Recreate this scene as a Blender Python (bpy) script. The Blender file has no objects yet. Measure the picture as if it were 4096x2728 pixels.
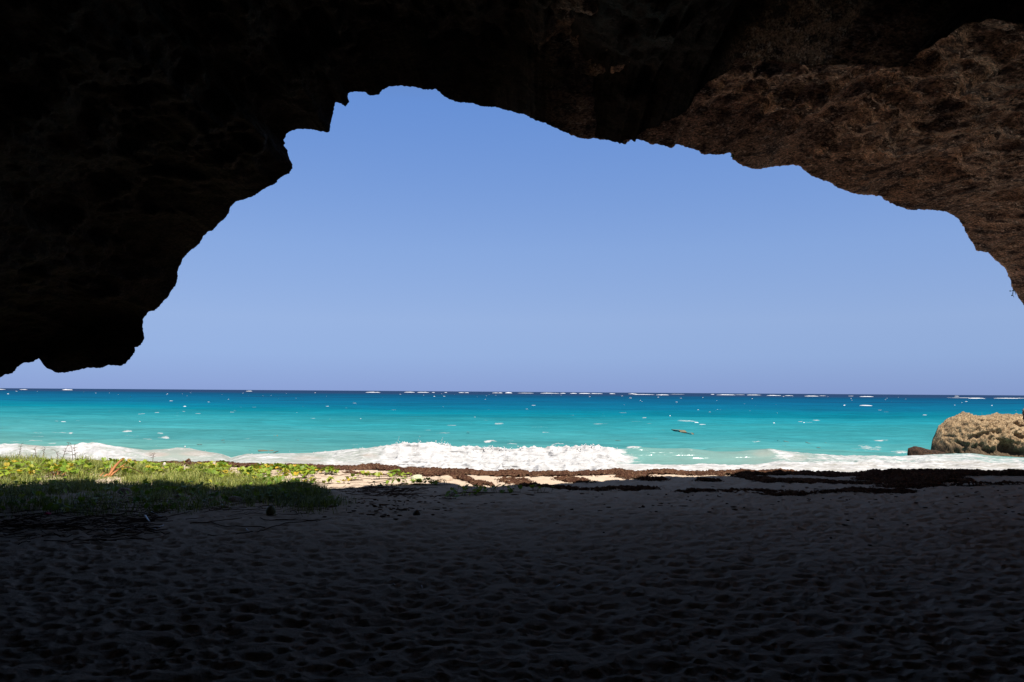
import bpy, math, random
import numpy as np
from mathutils import Matrix, Vector
random.seed(7)
rng = np.random.default_rng(11)
scene = bpy.context.scene
COL = scene.collection

# ------------------------------------------------------------------ camera
FPX = 3215.0                       # focal length in photograph pixels (4096 wide)
CAM = np.array([0.0, 0.0, 1.8])
PHI = math.atan(203.0 / FPX)
RHO = 0.0071
_f = np.array([0, math.cos(PHI), math.sin(PHI)])
_r0 = np.array([1.0, 0, 0]); _u0 = np.array([0, -math.sin(PHI), math.cos(PHI)])
_r = math.cos(RHO) * _r0 + math.sin(RHO) * _u0
_u = math.cos(RHO) * _u0 - math.sin(RHO) * _r0
cam_data = bpy.data.cameras.new('camera')
cam = bpy.data.objects.new('camera', cam_data)
COL.objects.link(cam)
cam_data.sensor_width = 36.0
cam_data.lens = 36.0 * FPX / 4096.0
cam_data.clip_start = 0.05
cam_data.clip_end = 60000.0
m = Matrix.Identity(4)
for i in range(3):
    m[i][0] = _r[i]; m[i][1] = _u[i]; m[i][2] = -_f[i]; m[i][3] = CAM[i]
cam.matrix_world = m
scene.camera = cam

def ray(px, py):
    """direction through a photo point, scaled so that its y is 1"""
    px = np.asarray(px, float); py = np.asarray(py, float)
    d = _f * FPX + (px[..., None] - 2048) * _r - (py[..., None] - 1364) * _u
    return d / d[..., 1:2]
def at(px, py, Y):
    return CAM + ray(px, py) * np.asarray(Y, float)[..., None]
def ground(px, py, z=0.0):
    d = ray(px, py)
    t = (z - CAM[2]) / d[..., 2]
    return CAM + d * t[..., None]
def project(P):
    q = P - CAM
    w = q @ _f
    return 2048 + FPX * (q @ _r) / w, 1364 - FPX * (q @ _u) / w

# ------------------------------------------------------------------ noise
def _hash(ix, iy, iz, seed):
    h = (ix * 374761393 + iy * 668265263 + iz * 2147483647 + seed * 1274126177) & 0xFFFFFFFF
    h = ((h ^ (h >> 13)) * 1274126177) & 0xFFFFFFFF
    h = ((h ^ (h >> 16)) * 2246822519) & 0xFFFFFFFF
    return ((h ^ (h >> 15)) & 0xFFFFFF) / float(0xFFFFFF)
def vnoise(x, y, z=0.0, seed=0):
    x, y, z = np.broadcast_arrays(np.asarray(x, float), np.asarray(y, float), np.asarray(z, float))
    ix = np.floor(x).astype(np.int64); iy = np.floor(y).astype(np.int64); iz = np.floor(z).astype(np.int64)
    fx = x - ix; fy = y - iy; fz = z - iz
    fx = fx * fx * fx * (fx * (fx * 6 - 15) + 10); fy = fy * fy * fy * (fy * (fy * 6 - 15) + 10); fz = fz * fz * fz * (fz * (fz * 6 - 15) + 10)
    def L(a, b, t): return a + (b - a) * t
    c = {}
    for a in (0, 1):
        for b in (0, 1):
            for e in (0, 1):
                c[a, b, e] = _hash(ix + a, iy + b, iz + e, seed)
    return L(L(L(c[0,0,0], c[1,0,0], fx), L(c[0,1,0], c[1,1,0], fx), fy),
             L(L(c[0,0,1], c[1,0,1], fx), L(c[0,1,1], c[1,1,1], fx), fy), fz)
def fbm(x, y, z=0.0, oct=4, seed=0, gain=0.5, ridged=False):
    s = 0.0; a = 1.0; t = 0.0; k = 1.0
    for o in range(oct):
        n = vnoise(x * k + 13.7 * o, y * k + 7.1 * o, np.asarray(z) * k + 3.3 * o, seed + o)
        if ridged: n = 1 - np.abs(2 * n - 1)
        s = s + a * n; t += a; a *= gain; k *= 2.03
    return s / t
def smooth(x, a, b):
    t = np.clip((x - a) / (b - a), 0, 1)
    return t * t * (3 - 2 * t)
def curve(pts):
    p = np.array(pts, float)
    return lambda x: np.interp(x, p[:, 0], p[:, 1])

# ------------------------------------------------------------------ object helpers
def tag(o, label=None, cat=None, group=None, kind=None):
    if label: o['label'] = label
    if cat: o['category'] = cat
    if group: o['group'] = group
    if kind: o['kind'] = kind
    return o
def mesh_obj(name, V, faces, mat, smooth_shade=True, attrs=None, parent=None):
    """V (n,3); faces: list of int arrays (m,k)"""
    me = bpy.data.meshes.new(name)
    V = np.asarray(V, np.float32)
    me.vertices.add(len(V)); me.vertices.foreach_set('co', V.ravel())
    loops = []; tot = []
    for f in faces:
        f = np.asarray(f, np.int32)
        if len(f) == 0: continue
        loops.append(f.ravel()); tot.append(np.full(len(f), f.shape[1], np.int32))
    loops = np.concatenate(loops); tot = np.concatenate(tot)
    start = np.concatenate([[0], np.cumsum(tot)[:-1]]).astype(np.int32)
    me.loops.add(len(loops)); me.loops.foreach_set('vertex_index', loops)
    me.polygons.add(len(tot)); me.polygons.foreach_set('loop_start', start); me.polygons.foreach_set('loop_total', tot)
    me.polygons.foreach_set('use_smooth', np.full(len(tot), smooth_shade))
    me.update(calc_edges=True)
    me.validate()
    for k, v in (attrs or {}).items():
        a = me.attributes.new(k, 'FLOAT', 'POINT')
        a.data.foreach_set('value', np.asarray(v, np.float32).ravel())
    if mat: me.materials.append(mat)
    o = bpy.data.objects.new(name, me); COL.objects.link(o)
    if parent is not None: o.parent = parent
    return o
def empty(name, loc, rz=0.0):
    o = bpy.data.objects.new(name, None); COL.objects.link(o)
    o.empty_display_size = 0.1
    o.location = loc; o.rotation_euler = (0, 0, rz)
    return o
def grid_faces(nr, nc):
    i = np.arange(nr - 1)[:, None] * nc + np.arange(nc - 1)[None, :]
    i = i.ravel()
    return np.stack([i, i + 1, i + nc + 1, i + nc], 1)
class Geo:
    """collects pieces into one mesh"""
    def __init__(s): s.V = []; s.F = {}; s.n = 0; s.A = []
    def add(s, V, faces, a=0.0):
        V = np.asarray(V, float)
        for f in faces:
            f = np.asarray(f, np.int64)
            if len(f): s.F.setdefault(f.shape[1], []).append(f + s.n)
        s.V.append(V); s.n += len(V)
        s.A.append(np.broadcast_to(np.asarray(a, float), (len(V),)))
    def build(s, name, mat, parent=None, smooth_shade=True):
        return mesh_obj(name, np.concatenate(s.V), [np.concatenate(f) for f in s.F.values()], mat, smooth_shade,
                        {'var': np.concatenate(s.A)}, parent)
def tube(path, rad, sides=5, flat=1.0):
    """a tapered tube along a path; rad scalar or per point"""
    P = np.asarray(path, float); n = len(P)
    rad = np.broadcast_to(np.asarray(rad, float), (n,))
    T = np.gradient(P, axis=0); T /= np.linalg.norm(T, axis=1)[:, None] + 1e-9
    up = np.array([0.13, 0.21, 1.0]); A = np.cross(T, up); A /= np.linalg.norm(A, axis=1)[:, None] + 1e-9
    B = np.cross(A, T)
    th = np.arange(sides) * 2 * math.pi / sides
    V = P[:, None] + rad[:, None, None] * (np.cos(th)[None, :, None] * A[:, None] + flat * np.sin(th)[None, :, None] * B[:, None])
    V = V.reshape(-1, 3)
    i = (np.arange(n - 1)[:, None] * sides + np.arange(sides)[None]).ravel()
    j = (np.arange(n - 1)[:, None] * sides + (np.arange(sides)[None] + 1) % sides).ravel()
    F = np.stack([i, j, j + sides, i + sides], 1)
    caps = [np.arange(sides)[None, ::-1], ((n - 1) * sides + np.arange(sides))[None]]
    return V, [F] + caps
def blob(center, r, seed=0, nu=20, nv=12, rough=0.2, freq=2.0, squash=0.0):
    """closed noisy ellipsoid; r = (rx, ry, rz)"""
    u = np.linspace(0, 2 * math.pi, nu, endpoint=False); v = np.linspace(0, math.pi, nv + 2)[1:-1]
    U, W = np.meshgrid(u, v)
    D = np.stack([np.cos(U) * np.sin(W), np.sin(U) * np.sin(W), np.cos(W)], -1).reshape(-1, 3)
    D = np.concatenate([D, [[0, 0, 1], [0, 0, -1]]])
    n = fbm(D[:, 0] * freq + seed * 3.1, D[:, 1] * freq + seed * 1.7, D[:, 2] * freq, 4, seed)
    V = D * (1 + rough * 2 * (n - 0.5))[:, None] * np.array(r) + np.array(center)
    k = np.arange(nv - 1)[:, None] * nu
    i = (k + np.arange(nu)).ravel(); j = (k + (np.arange(nu) + 1) % nu).ravel()
    F = np.stack([i, i + nu, j + nu, j], 1)
    top = nu * nv; a = np.arange(nu); b = (a + 1) % nu
    T1 = np.stack([np.full(nu, top), a, b], 1); l = (nv - 1) * nu
    T2 = np.stack([np.full(nu, top + 1), l + b, l + a], 1)
    return V, [F, T1, T2]

# ------------------------------------------------------------------ materials
class NT:
    def __init__(s, name):
        s.mat = bpy.data.materials.new(name); s.mat.use_nodes = True
        s.t = s.mat.node_tree; s.t.nodes.clear()
        s.out = s.t.nodes.new('ShaderNodeOutputMaterial')
    def n(s, typ, **kw):
        nd = s.t.nodes.new('ShaderNode' + typ)
        for k, v in kw.items():
            if k.startswith('i_'):
                key = k[2:]
                key = int(key) if key.isdigit() else key.replace('_', ' ')
                if isinstance(v, bpy.types.NodeSocket): s.t.links.new(v, nd.inputs[key])
                else: nd.inputs[key].default_value = v
            else: setattr(nd, k, v)
        return nd
    def link(s, a, b): s.t.links.new(a, b)
    def pos(s): return s.n('NewGeometry').outputs['Position']
    def mapping(s, vec, scale):
        return s.n('Mapping', i_Vector=vec, i_Scale=scale).outputs[0]
    def noise(s, vec, scale, detail=4.0, rough=0.55, dist=0.0):
        return s.n('TexNoise', i_Vector=vec, i_Scale=scale, i_Detail=detail, i_Roughness=rough, i_Distortion=dist).outputs['Fac']
    def ramp(s, fac, stops, interp='LINEAR'):
        nd = s.n('ValToRGB', i_Fac=fac); cr = nd.color_ramp; cr.interpolation = interp
        while len(cr.elements) < len(stops): cr.elements.new(0.5)
        for e, (p, c) in zip(cr.elements, stops):
            e.position = p; e.color = (c[0], c[1], c[2], 1) if not np.isscalar(c) else (c, c, c, 1)
        return nd.outputs[0]
    def mix(s, fac, a, b, mode='MIX'):
        nd = s.n('Mix', data_type='RGBA', blend_type=mode)
        for sock, v in ((nd.inputs[0], fac), (nd.inputs[6], a), (nd.inputs[7], b)):
            if isinstance(v, bpy.types.NodeSocket): s.link(v, sock)
            elif np.isscalar(v): sock.default_value = v if sock == nd.inputs[0] else (v, v, v, 1)
            else: sock.default_value = (*v, 1)
        return nd.outputs[2]
    def math(s, op, a, b=0.0, c=0.0, clamp=False):
        nd = s.n('Math', operation=op, use_clamp=clamp)
        for k, v in enumerate((a, b, c)):
            if isinstance(v, bpy.types.NodeSocket): s.link(v, nd.inputs[k])
            else: nd.inputs[k].default_value = v
        return nd.outputs[0]
    def rng(s, v, a, b, c=0.0, d=1.0):
        return s.n('MapRange', i_0=v, i_1=a, i_2=b, i_3=c, i_4=d).outputs[0]
    def attr(s, name): return s.n('Attribute', attribute_name=name).outputs['Fac']
    def bump(s, h, strength=0.5, dist=0.02, normal=None):
        nd = s.n('Bump', i_Height=h, i_Strength=strength, i_Distance=dist)
        if normal is not None: s.link(normal, nd.inputs['Normal'])
        return nd.outputs[0]
    def pbr(s, color, rough=0.9, normal=None, spec=0.3):
        b = s.n('BsdfPrincipled')
        for k, v in (('Base Color', color), ('Roughness', rough), ('Specular IOR Level', spec)):
            if isinstance(v, bpy.types.NodeSocket): s.link(v, b.inputs[k])
            elif np.isscalar(v): b.inputs[k].default_value = v
            else: b.inputs[k].default_value = (*v, 1)
        if normal is not None: s.link(normal, b.inputs['Normal'])
        return b
    def done(s, shader):
        s.link(shader.outputs[0] if hasattr(shader, 'outputs') else shader, s.out.inputs['Surface']); return s.mat

def srgb(r, g, b):
    f = lambda c: ((c / 255 + 0.055) / 1.055) ** 2.4 if c > 10 else c / 255 / 12.92
    return (f(r), f(g), f(b))

def mat_sand():
    t = NT('sand'); p = t.pos()
    big = t.noise(p, 0.35, 4); fine = t.noise(p, 9.0, 6, 0.65); gr = t.noise(p, 160.0, 3, 0.7)
    c = t.ramp(big, [(0.3, (0.40, 0.312, 0.232)), (0.7, (0.48, 0.382, 0.29))])
    c = t.mix(t.rng(fine, 0.35, 0.7, 0, 0.35), c, (0.32, 0.245, 0.18))
    c = t.mix(t.rng(gr, 0.55, 0.8, 0, 0.5), c, (0.24, 0.18, 0.135))
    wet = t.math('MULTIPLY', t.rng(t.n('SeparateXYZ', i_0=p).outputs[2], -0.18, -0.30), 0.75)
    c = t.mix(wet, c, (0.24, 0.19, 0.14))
    mid = t.noise(t.mapping(p, (1.0, 1.3, 1.0)), 22.0, 5, 0.65)
    h = t.math('ADD', t.math('ADD', fine, t.math('MULTIPLY', mid, 0.6)), t.math('MULTIPLY', gr, 0.15))
    return t.done(t.pbr(c, 1.0, t.bump(h, 0.6, 0.03), 0.0))
def mat_rock(name, c0, c1, c2, c3, scale=1.0, stretch=(1, 1, 1.0), bump=1.0, toned=False, wet=None):
    t = NT(name); p = t.mapping(t.pos(), stretch)
    a = t.noise(p, 0.55 * scale, 5, 0.6, 0.2); b = t.noise(p, 3.0 * scale, 9, 0.74, 0.12); d = t.noise(p, 13.0 * scale, 6, 0.75, 0.1)
    vor = t.n('TexVoronoi', feature='F1', i_Vector=p, i_Scale=5.5 * scale)
    vor.inputs['Randomness'].default_value = 1.0
    v = vor.outputs['Distance']
    c = t.mix(t.rng(a, 0.38, 0.64), c0, c1)
    c = t.mix(t.rng(b, 0.46, 0.57), c, c2)
    e = t.noise(p, 5.0 * scale, 7, 0.78, 0.1)
    c = t.mix(t.math('MULTIPLY', t.rng(d, 0.50, 0.62), t.rng(e, 0.47, 0.60)), c, c3)
    pit = t.noise(p, 6.5 * scale, 5, 0.7, 0.0)
    cr = t.rng(pit, 0.42, 0.33)
    c = t.mix(t.math('MULTIPLY', cr, 0.8), c, tuple(x * 0.28 for x in c2))  # relief shading painted in: dark pits, bright flecks where bumps read weakly
    gr_ = t.noise(p, 26.0 * scale, 4, 0.7)
    c = t.mix(1.0, c, t.ramp(gr_, [(0.37, (0.32, 0.29, 0.29)), (0.5, (0.92, 0.92, 0.92)), (0.64, (1.7, 1.6, 1.5))]), 'MULTIPLY')
    if wet is not None:                # algae and wetness above the waterline
        wz = t.math('ADD', t.n('SeparateXYZ', i_0=t.pos()).outputs[2], t.math('MULTIPLY', t.math('SUBTRACT', a, 0.5), 1.2))
        c = t.mix(t.rng(wz, wet + 0.35, wet, 0, 0.8), c, (0.055, 0.038, 0.024))
    if toned: c = t.mix(t.attr('tone'), c, t.mix(1.0, c, (0.034, 0.031, 0.033), 'MULTIPLY'))  # masked rock multiplied down to near black as painted cave shade
    h = t.math('ADD', t.math('MULTIPLY', b, 1.0), t.math('MULTIPLY', d, 0.45))
    h = t.math('SUBTRACT', h, t.math('MULTIPLY', t.rng(v, 0.0, 0.4, 1.0, 0.0), 0.35))
    h = t.math('SUBTRACT', h, t.math('MULTIPLY', cr, 0.4))
    return t.done(t.pbr(c, 0.92, t.bump(h, bump, 0.12 / scale), 0.2))
def mat_leafy(name, stops, trans=0.35, rough=0.5):
    t = NT(name)
    v = t.attr('var')
    c = t.ramp(v, stops)
    b = t.pbr(c, rough, None, 0.35)
    tr = t.n('BsdfTranslucent'); t.link(t.mix(1.0, c, (1.0, 1.0, 0.45), 'MULTIPLY'), tr.inputs[0])
    mx = t.n('MixShader'); mx.inputs[0].default_value = trans
    t.link(b.outputs[0], mx.inputs[1]); t.link(tr.outputs[0], mx.inputs[2])
    return t.done(mx)
def mat_plain(name, c0, c1, scale=30.0, rough=0.8, bump=0.3, stretch=(1, 1, 1)):
    t = NT(name); p = t.mapping(t.n('TexCoord').outputs['Object'], stretch)
    n = t.noise(p, scale, 5, 0.6)
    c = t.mix(t.rng(n, 0.35, 0.65), c0, c1)
    return t.done(t.pbr(c, rough, t.bump(n, bump, 0.01), 0.25))
def mat_wrack():
    t = NT('dried_seaweed'); p = t.pos()
    a = t.noise(p, 1.3, 4); b = t.noise(p, 14.0, 5, 0.8); d = t.noise(t.mapping(p, (1.0, 0.5, 1.6)), 24.0, 4, 0.75)
    c = t.mix(t.rng(a, 0.4, 0.62), (0.066, 0.031, 0.021), (0.105, 0.052, 0.031))
    c = t.mix(t.rng(b, 0.46, 0.62), c, (0.024, 0.012, 0.009))
    c = t.mix(t.rng(d, 0.54, 0.66, 0, 0.9), c, (0.20, 0.13, 0.075))
    return t.done(t.pbr(c, 1.0, t.bump(t.math('ADD', b, t.math('MULTIPLY', d, 0.5)), 0.9, 0.05), 0.0))
def mat_sea():
    t = NT('sea_water'); p = t.pos(); sx = t.n('SeparateXYZ', i_0=p)
    y = sx.outputs[1]; x = sx.outputs[0]
    ly = t.math('LOGARITHM', y, 10.0)
    w1 = t.noise(t.mapping(p, (0.010, 0.030, 0.0)), 1.0, 4, 0.6)
    w2 = t.noise(t.mapping(p, (0.035, 0.11, 0.0)), 1.0, 5, 0.65)
    tilt = t.math('MULTIPLY', t.math('MINIMUM', t.math('ADD', t.math('DIVIDE', x, y), 0.12), 0.0), 0.26)
    lw = t.math('ADD', ly, t.math('ADD', t.math('MULTIPLY', t.math('SUBTRACT', w1, 0.5), 0.22), tilt))
    lw = t.math('ADD', lw, t.math('MULTIPLY', t.math('SUBTRACT', w2, 0.5), 0.10))
    f = t.rng(lw, 1.40, 3.20)
    P = lambda Y: (math.log10(Y) - 1.40) / 1.80
    c = t.ramp(f, [(P(26), WC[0]), (P(40), WC[1]), (P(62), WC[2]), (P(92), WC[3]), (P(138), WC[4]), (P(260), WC[5]), (P(480), WC[6]), (P(900), WC[7])])
    # reef and weed patches on the bottom
    dk = t.noise(t.mapping(p, (0.006, 0.022, 0.0)), 1.0, 5, 0.62)
    dk = t.math('MULTIPLY', t.rng(dk, 0.56, 0.62), t.rng(ly, 2.0, 2.3))
    c = t.mix(t.math('MULTIPLY', dk, 0.75), c, (0.002, 0.034, 0.078))
    # light and shade of ripples painted as paler and darker water colour
    r1 = t.noise(t.mapping(p, (0.25, 0.9, 0.3)), 1.0, 6, 0.7)
    c = t.mix(1.0, c, t.ramp(r1, [(0.3, 0.84), (0.7, 1.14)]), 'MULTIPLY')
    r2 = t.noise(t.mapping(p, (0.03, 0.07, 0.3)), 1.0, 6, 0.75)
    c = t.mix(1.0, c, t.ramp(r2, [(0.32, 0.80), (0.68, 1.18)]), 'MULTIPLY')
    r3 = t.noise(t.mapping(p, (0.9, 3.0, 0.5)), 1.0, 5, 0.8)
    c = t.mix(1.0, c, t.ramp(r3, [(0.3, 0.86), (0.7, 1.12)]), 'MULTIPLY')
    # foam and stirred-up sand from the mesh
    fo = t.attr('foam'); sa = t.attr('sandy')
    n1 = t.noise(t.mapping(p, (0.6, 1.9, 2.6)), 1.5, 7, 0.68, 0.9)
    n2 = t.noise(t.mapping(p, (1.0, 1.6, 2.0)), 7.0, 5, 0.7, 0.3)
    nn = t.math('ADD', t.math('MULTIPLY', n1, 0.65), t.math('MULTIPLY', n2, 0.35))
    th = t.math('SUBTRACT', 1.0, fo)
    fm = t.math('MULTIPLY', t.rng(t.math('SUBTRACT', nn, t.math('ADD', t.math('MULTIPLY', th, 0.55), 0.27)), -0.05, 0.09), 1.0)
    c = t.mix(sa, c, (0.285, 0.243, 0.21))
    n3 = t.noise(t.mapping(p, (1.0, 1.2, 1.6)), 2.6, 5, 0.6, 0.4)
    c = t.mix(fm, c, t.ramp(n3, [(0.33, (0.27, 0.265, 0.26)), (0.62, (0.425, 0.42, 0.415))]))
    # small waves: bump at several sizes
    b1 = t.noise(t.mapping(p, (0.5, 1.4, 1.0)), 0.9, 5, 0.6)
    b2 = t.noise(t.mapping(p, (0.06, 0.2, 1.0)), 1.0, 4, 0.6)
    h = t.math('ADD', t.math('MULTIPLY', b1, 0.25), t.math('MULTIPLY', b2, 1.2))
    nb = t.bump(h, 0.6, 1.0)
    d = t.n('BsdfDiffuse'); t.link(c, d.inputs[0]); t.link(nb, d.inputs['Normal'])
    gl = t.n('BsdfGlossy', i_Roughness=0.22); t.link(nb, gl.inputs['Normal'])
    mx = t.n('MixShader'); t.link(t.math('MULTIPLY', t.math('SUBTRACT', 1.0, fm), 0.035), mx.inputs[0])
    t.link(d.outputs[0], mx.inputs[1]); t.link(gl.outputs[0], mx.inputs[2])
    return t.done(mx)

WC = [(0.082, 0.207, 0.187), (0.037, 0.175, 0.183), (0.016, 0.160, 0.183), (0.0, 0.112, 0.153), (0.0, 0.078, 0.139), (0.0, 0.058, 0.122), (0.0, 0.040, 0.093), (0.010, 0.026, 0.067)]

M = {}
M['sand'] = mat_sand()
M['dark_rock'] = mat_rock('dark_cave_rock', (0.045, 0.036, 0.032), (0.09, 0.062, 0.048), (0.02, 0.017, 0.016), (0.16, 0.10, 0.07))
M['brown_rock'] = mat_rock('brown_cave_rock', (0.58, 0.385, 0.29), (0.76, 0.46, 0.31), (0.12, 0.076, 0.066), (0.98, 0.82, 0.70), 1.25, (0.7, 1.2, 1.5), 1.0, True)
M['pale_rock'] = mat_rock('pale_shore_rock', (0.27, 0.190, 0.105), (0.325, 0.240, 0.14), (0.17, 0.112, 0.06), (0.43, 0.335, 0.215), 1.8, (1.2, 1.2, 0.7), 1.0, False, -0.40)
M['wet_rock'] = mat_rock('wet_low_rock', (0.0369, 0.02132, 0.01476), (0.0574, 0.03116, 0.01804), (0.0246, 0.01476, 0.01148), (0.0902, 0.0492, 0.0246), 2.0)
M['stone'] = mat_rock('beach_stone', (0.3444, 0.2788, 0.2214), (0.4264, 0.3526, 0.2788), (0.2788, 0.2214, 0.1722), (0.451, 0.3936, 0.328), 5.0)
M['pale_green_stone'] = mat_rock('pale_green_stone', (0.4264, 0.451, 0.2952), (0.492, 0.492, 0.3444), (0.41, 0.4264, 0.2952), (0.5412, 0.5084, 0.3772), 5.0)
M['wrack'] = mat_wrack()
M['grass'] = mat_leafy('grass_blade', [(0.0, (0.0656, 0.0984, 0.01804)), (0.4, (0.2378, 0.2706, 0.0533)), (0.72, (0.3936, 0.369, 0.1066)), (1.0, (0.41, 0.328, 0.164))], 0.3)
M['vine_leaf'] = mat_leafy('vine_leaf', [(0.0, (0.0574, 0.1312, 0.00984)), (0.5, (0.164, 0.2542, 0.01804)), (0.85, (0.3116, 0.3444, 0.0328)), (1.0, (0.451, 0.2952, 0.0246))], 0.35)
M['stem'] = mat_plain('dry_stem', (0.055, 0.030, 0.018), (0.10, 0.055, 0.032), 40)
M['orange'] = mat_plain('dried_palm', (0.41, 0.164, 0.0615), (0.5412, 0.246, 0.1066), 18, 0.6, 0.3, (6, 6, 1))
M['stalk'] = mat_plain('dark_stalk', (0.06, 0.03, 0.016), (0.12, 0.06, 0.03), 25)
M['wood'] = mat_plain('bleached_wood', (0.5084, 0.4264, 0.3772), (0.615, 0.5412, 0.492), 22, 0.85, 0.4, (1, 1, 0.2))
M['bleached'] = mat_plain('bleached_stick', (0.55, 0.58, 0.62), (0.75, 0.78, 0.82), 30)
M['husk'] = mat_plain('coconut_husk', (0.085, 0.095, 0.028), (0.14, 0.13, 0.05), 14, 0.6, 0.3, (4, 4, 1))
M['husk_brown'] = mat_plain('brown_husk', (0.075, 0.055, 0.028), (0.12, 0.08, 0.04), 14, 0.7, 0.4, (4, 4, 1))
M['pink'] = mat_plain('pink_plastic', (0.60, 0.02, 0.10), (0.72, 0.04, 0.15), 20, 0.4)
M['white'] = mat_plain('white_scrap', (0.70, 0.74, 0.76), (0.82, 0.84, 0.86), 20, 0.5)
M['foam'] = mat_plain('white_foam', (0.451, 0.451, 0.451), (0.5084, 0.5084, 0.5084), 3, 0.9, 0.2)
M['raft'] = mat_plain('floating_seaweed', (0.085, 0.095, 0.065), (0.15, 0.115, 0.065), 6)
M['sea'] = mat_sea()

# ------------------------------------------------------------------ light
SUN_EL = math.radians(58); SUN_AZ = math.radians(27)      # behind the camera, to the right
SUND = np.array([math.sin(SUN_AZ) * math.cos(SUN_EL), -math.cos(SUN_AZ) * math.cos(SUN_EL), math.sin(SUN_EL)])
w = bpy.data.worlds.new('World'); scene.world = w; w.use_nodes = True
nt = w.node_tree; nt.nodes.clear()
sky = nt.nodes.new('ShaderNodeTexSky'); sky.sky_type = 'NISHITA'; sky.sun_disc = False
sky.sun_elevation = SUN_EL
sky.sun_rotation = math.pi - SUN_AZ
sky.altitude = 0; sky.air_density = 1.0; sky.dust_density = 0.0; sky.ozone_density = 3.0
bg = nt.nodes.new('ShaderNodeBackground'); bg.inputs[1].default_value = 0.068
tc = nt.nodes.new('ShaderNodeTexCoord'); mp = nt.nodes.new('ShaderNodeMapping')
mp.inputs['Location'].default_value = (0, 0, 0.2); mp.inputs['Scale'].default_value = (1, 1, 0.8)
nt.links.new(tc.outputs['Generated'], mp.inputs[0]); nt.links.new(mp.outputs[0], sky.inputs[0])
sep = nt.nodes.new('ShaderNodeSeparateXYZ'); nt.links.new(tc.outputs['Generated'], sep.inputs[0])
rp = nt.nodes.new('ShaderNodeValToRGB'); nt.links.new(sep.outputs[2], rp.inputs[0])
stops = [(0.0, (0.85, 0.72, 0.86)), (0.044, (1.15, 1.01, 1.06)), (0.087, (1.35, 1.17, 1.175)), (0.174, (1.34, 1.27, 1.35)), (0.342, (1.06, 1.25, 1.58)), (0.5, (1.0, 0.95, 1.0)), (0.8, (1.05, 0.77, 0.60))]
while len(rp.color_ramp.elements) < len(stops): rp.color_ramp.elements.new(0.5)
for e, (p_, c_) in zip(rp.color_ramp.elements, stops): e.position = p_; e.color = (*c_, 1)
tint = nt.nodes.new('ShaderNodeMix'); tint.data_type = 'RGBA'; tint.blend_type = 'MULTIPLY'; tint.inputs[0].default_value = 1.0
wo = nt.nodes.new('ShaderNodeOutputWorld')
nt.links.new(sky.outputs[0], tint.inputs[6]); nt.links.new(rp.outputs[0], tint.inputs[7]); nt.links.new(tint.outputs[2], bg.inputs[0]); nt.links.new(bg.outputs[0], wo.inputs[0])
sl = bpy.data.lights.new('sun', 'SUN'); sl.energy = 5.0; sl.angle = math.radians(0.53); sl.color = (1.0, 0.95, 0.88)
so = bpy.data.objects.new('sun', sl); COL.objects.link(so)
so.rotation_euler = Vector(-SUND).to_track_quat('-Z', 'Y').to_euler()
so.location = (10, -20, 40)

# ------------------------------------------------------------------ terrain
T_ridge = curve([(-600,1845),(0,1845),(300,1838),(400,1837),(480,1838),(560,1838),(650,1842),(700,1843),(790,1845),(830,1843),(870,1850),(905,1846),(960,1852),(1030,1853),(1090,1862),(1180,1855),(1230,1860),(1300,1864),(1400,1862),(1470,1855),(1505,1851),(1560,1862),(1640,1868),(1740,1870),(1840,1878),(1920,1880),(1980,1884),(2070,1880),(2120,1888),(2200,1883),(2260,1882),(2290,1890),(2340,1884),(2400,1880),(2480,1879),(2560,1882),(2600,1880),(2690,1872),(2730,1884),(2760,1880),(2860,1882),(2950,1877),(3070,1880),(3120,1872),(3190,1879),(3230,1875),(3260,1884),(3330,1883),(3440,1887),(3490,1881),(3570,1877),(3640,1882),(3750,1876),(3800,1881),(3930,1881),(3980,1886),(4030,1876),(4096,1880),(4700,1886)])
_px = np.arange(-1200, 5300, 20.0)
_k = np.exp(-np.linspace(-2.5, 2.5, 25) ** 2); _k /= _k.sum()
_ts = np.convolve(np.pad(T_ridge(_px), 12, mode='edge'), _k, 'valid')
_rg = ground(_px, _ts + 19)
def ridge_y(x): return np.interp(x, _rg[:, 0], _rg[:, 1])
SEA = -0.8
def zt(x, y):
    """smooth beach height"""
    x = np.asarray(x, float); y = np.asarray(y, float)
    d = np.maximum(y - (ridge_y(x) + 0.45), 0)
    z = -0.105 * d ** 1.25
    z = z + 0.05 * (fbm(x * 0.45, y * 0.45, 0, 2, 5) - 0.5) * smooth(y, 5, 9) * (1 - smooth(d, 0, 0.5))
    return np.maximum(z, -4.0)

# footprints: a fan of rows, finer near the viewer
nU, nY = 1150, 480
_s = np.linspace(-1, 1, nU); U = 0.70 * _s + 0.9 * _s ** 7
Yr = 3.0 * (24.5 / 3.0) ** (np.linspace(0, 1, nY))
XX = U[None, :] * (Yr[:, None] + 1.5); YY = np.broadcast_to(Yr[:, None], XX.shape).copy()
Z0 = zt(XX, YY)
wob = 0.05 * (fbm(XX * 1.1, YY * 1.3, 0, 3, 21) - 0.5) + 0.032 * (fbm(XX * 3.2 + 0.3 * fbm(XX * 3, YY * 3, 0, 2, 23), YY * 4.2, 0, 4, 22, 0.6) - 0.5) + 0.026 * (fbm(XX * 4.2 + 0.5 * vnoise(XX * 6, YY * 6, 0, 25), YY * 6.5, 0, 4, 24, 0.6, True) - 0.6)
bowl = np.zeros_like(XX) + 0.012
open_sand = smooth(YY, 19.5, 17.0) * smooth(np.abs(XX / (YY + 1.5)), 1.58, 1.3)
area_n = 19000
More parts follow.
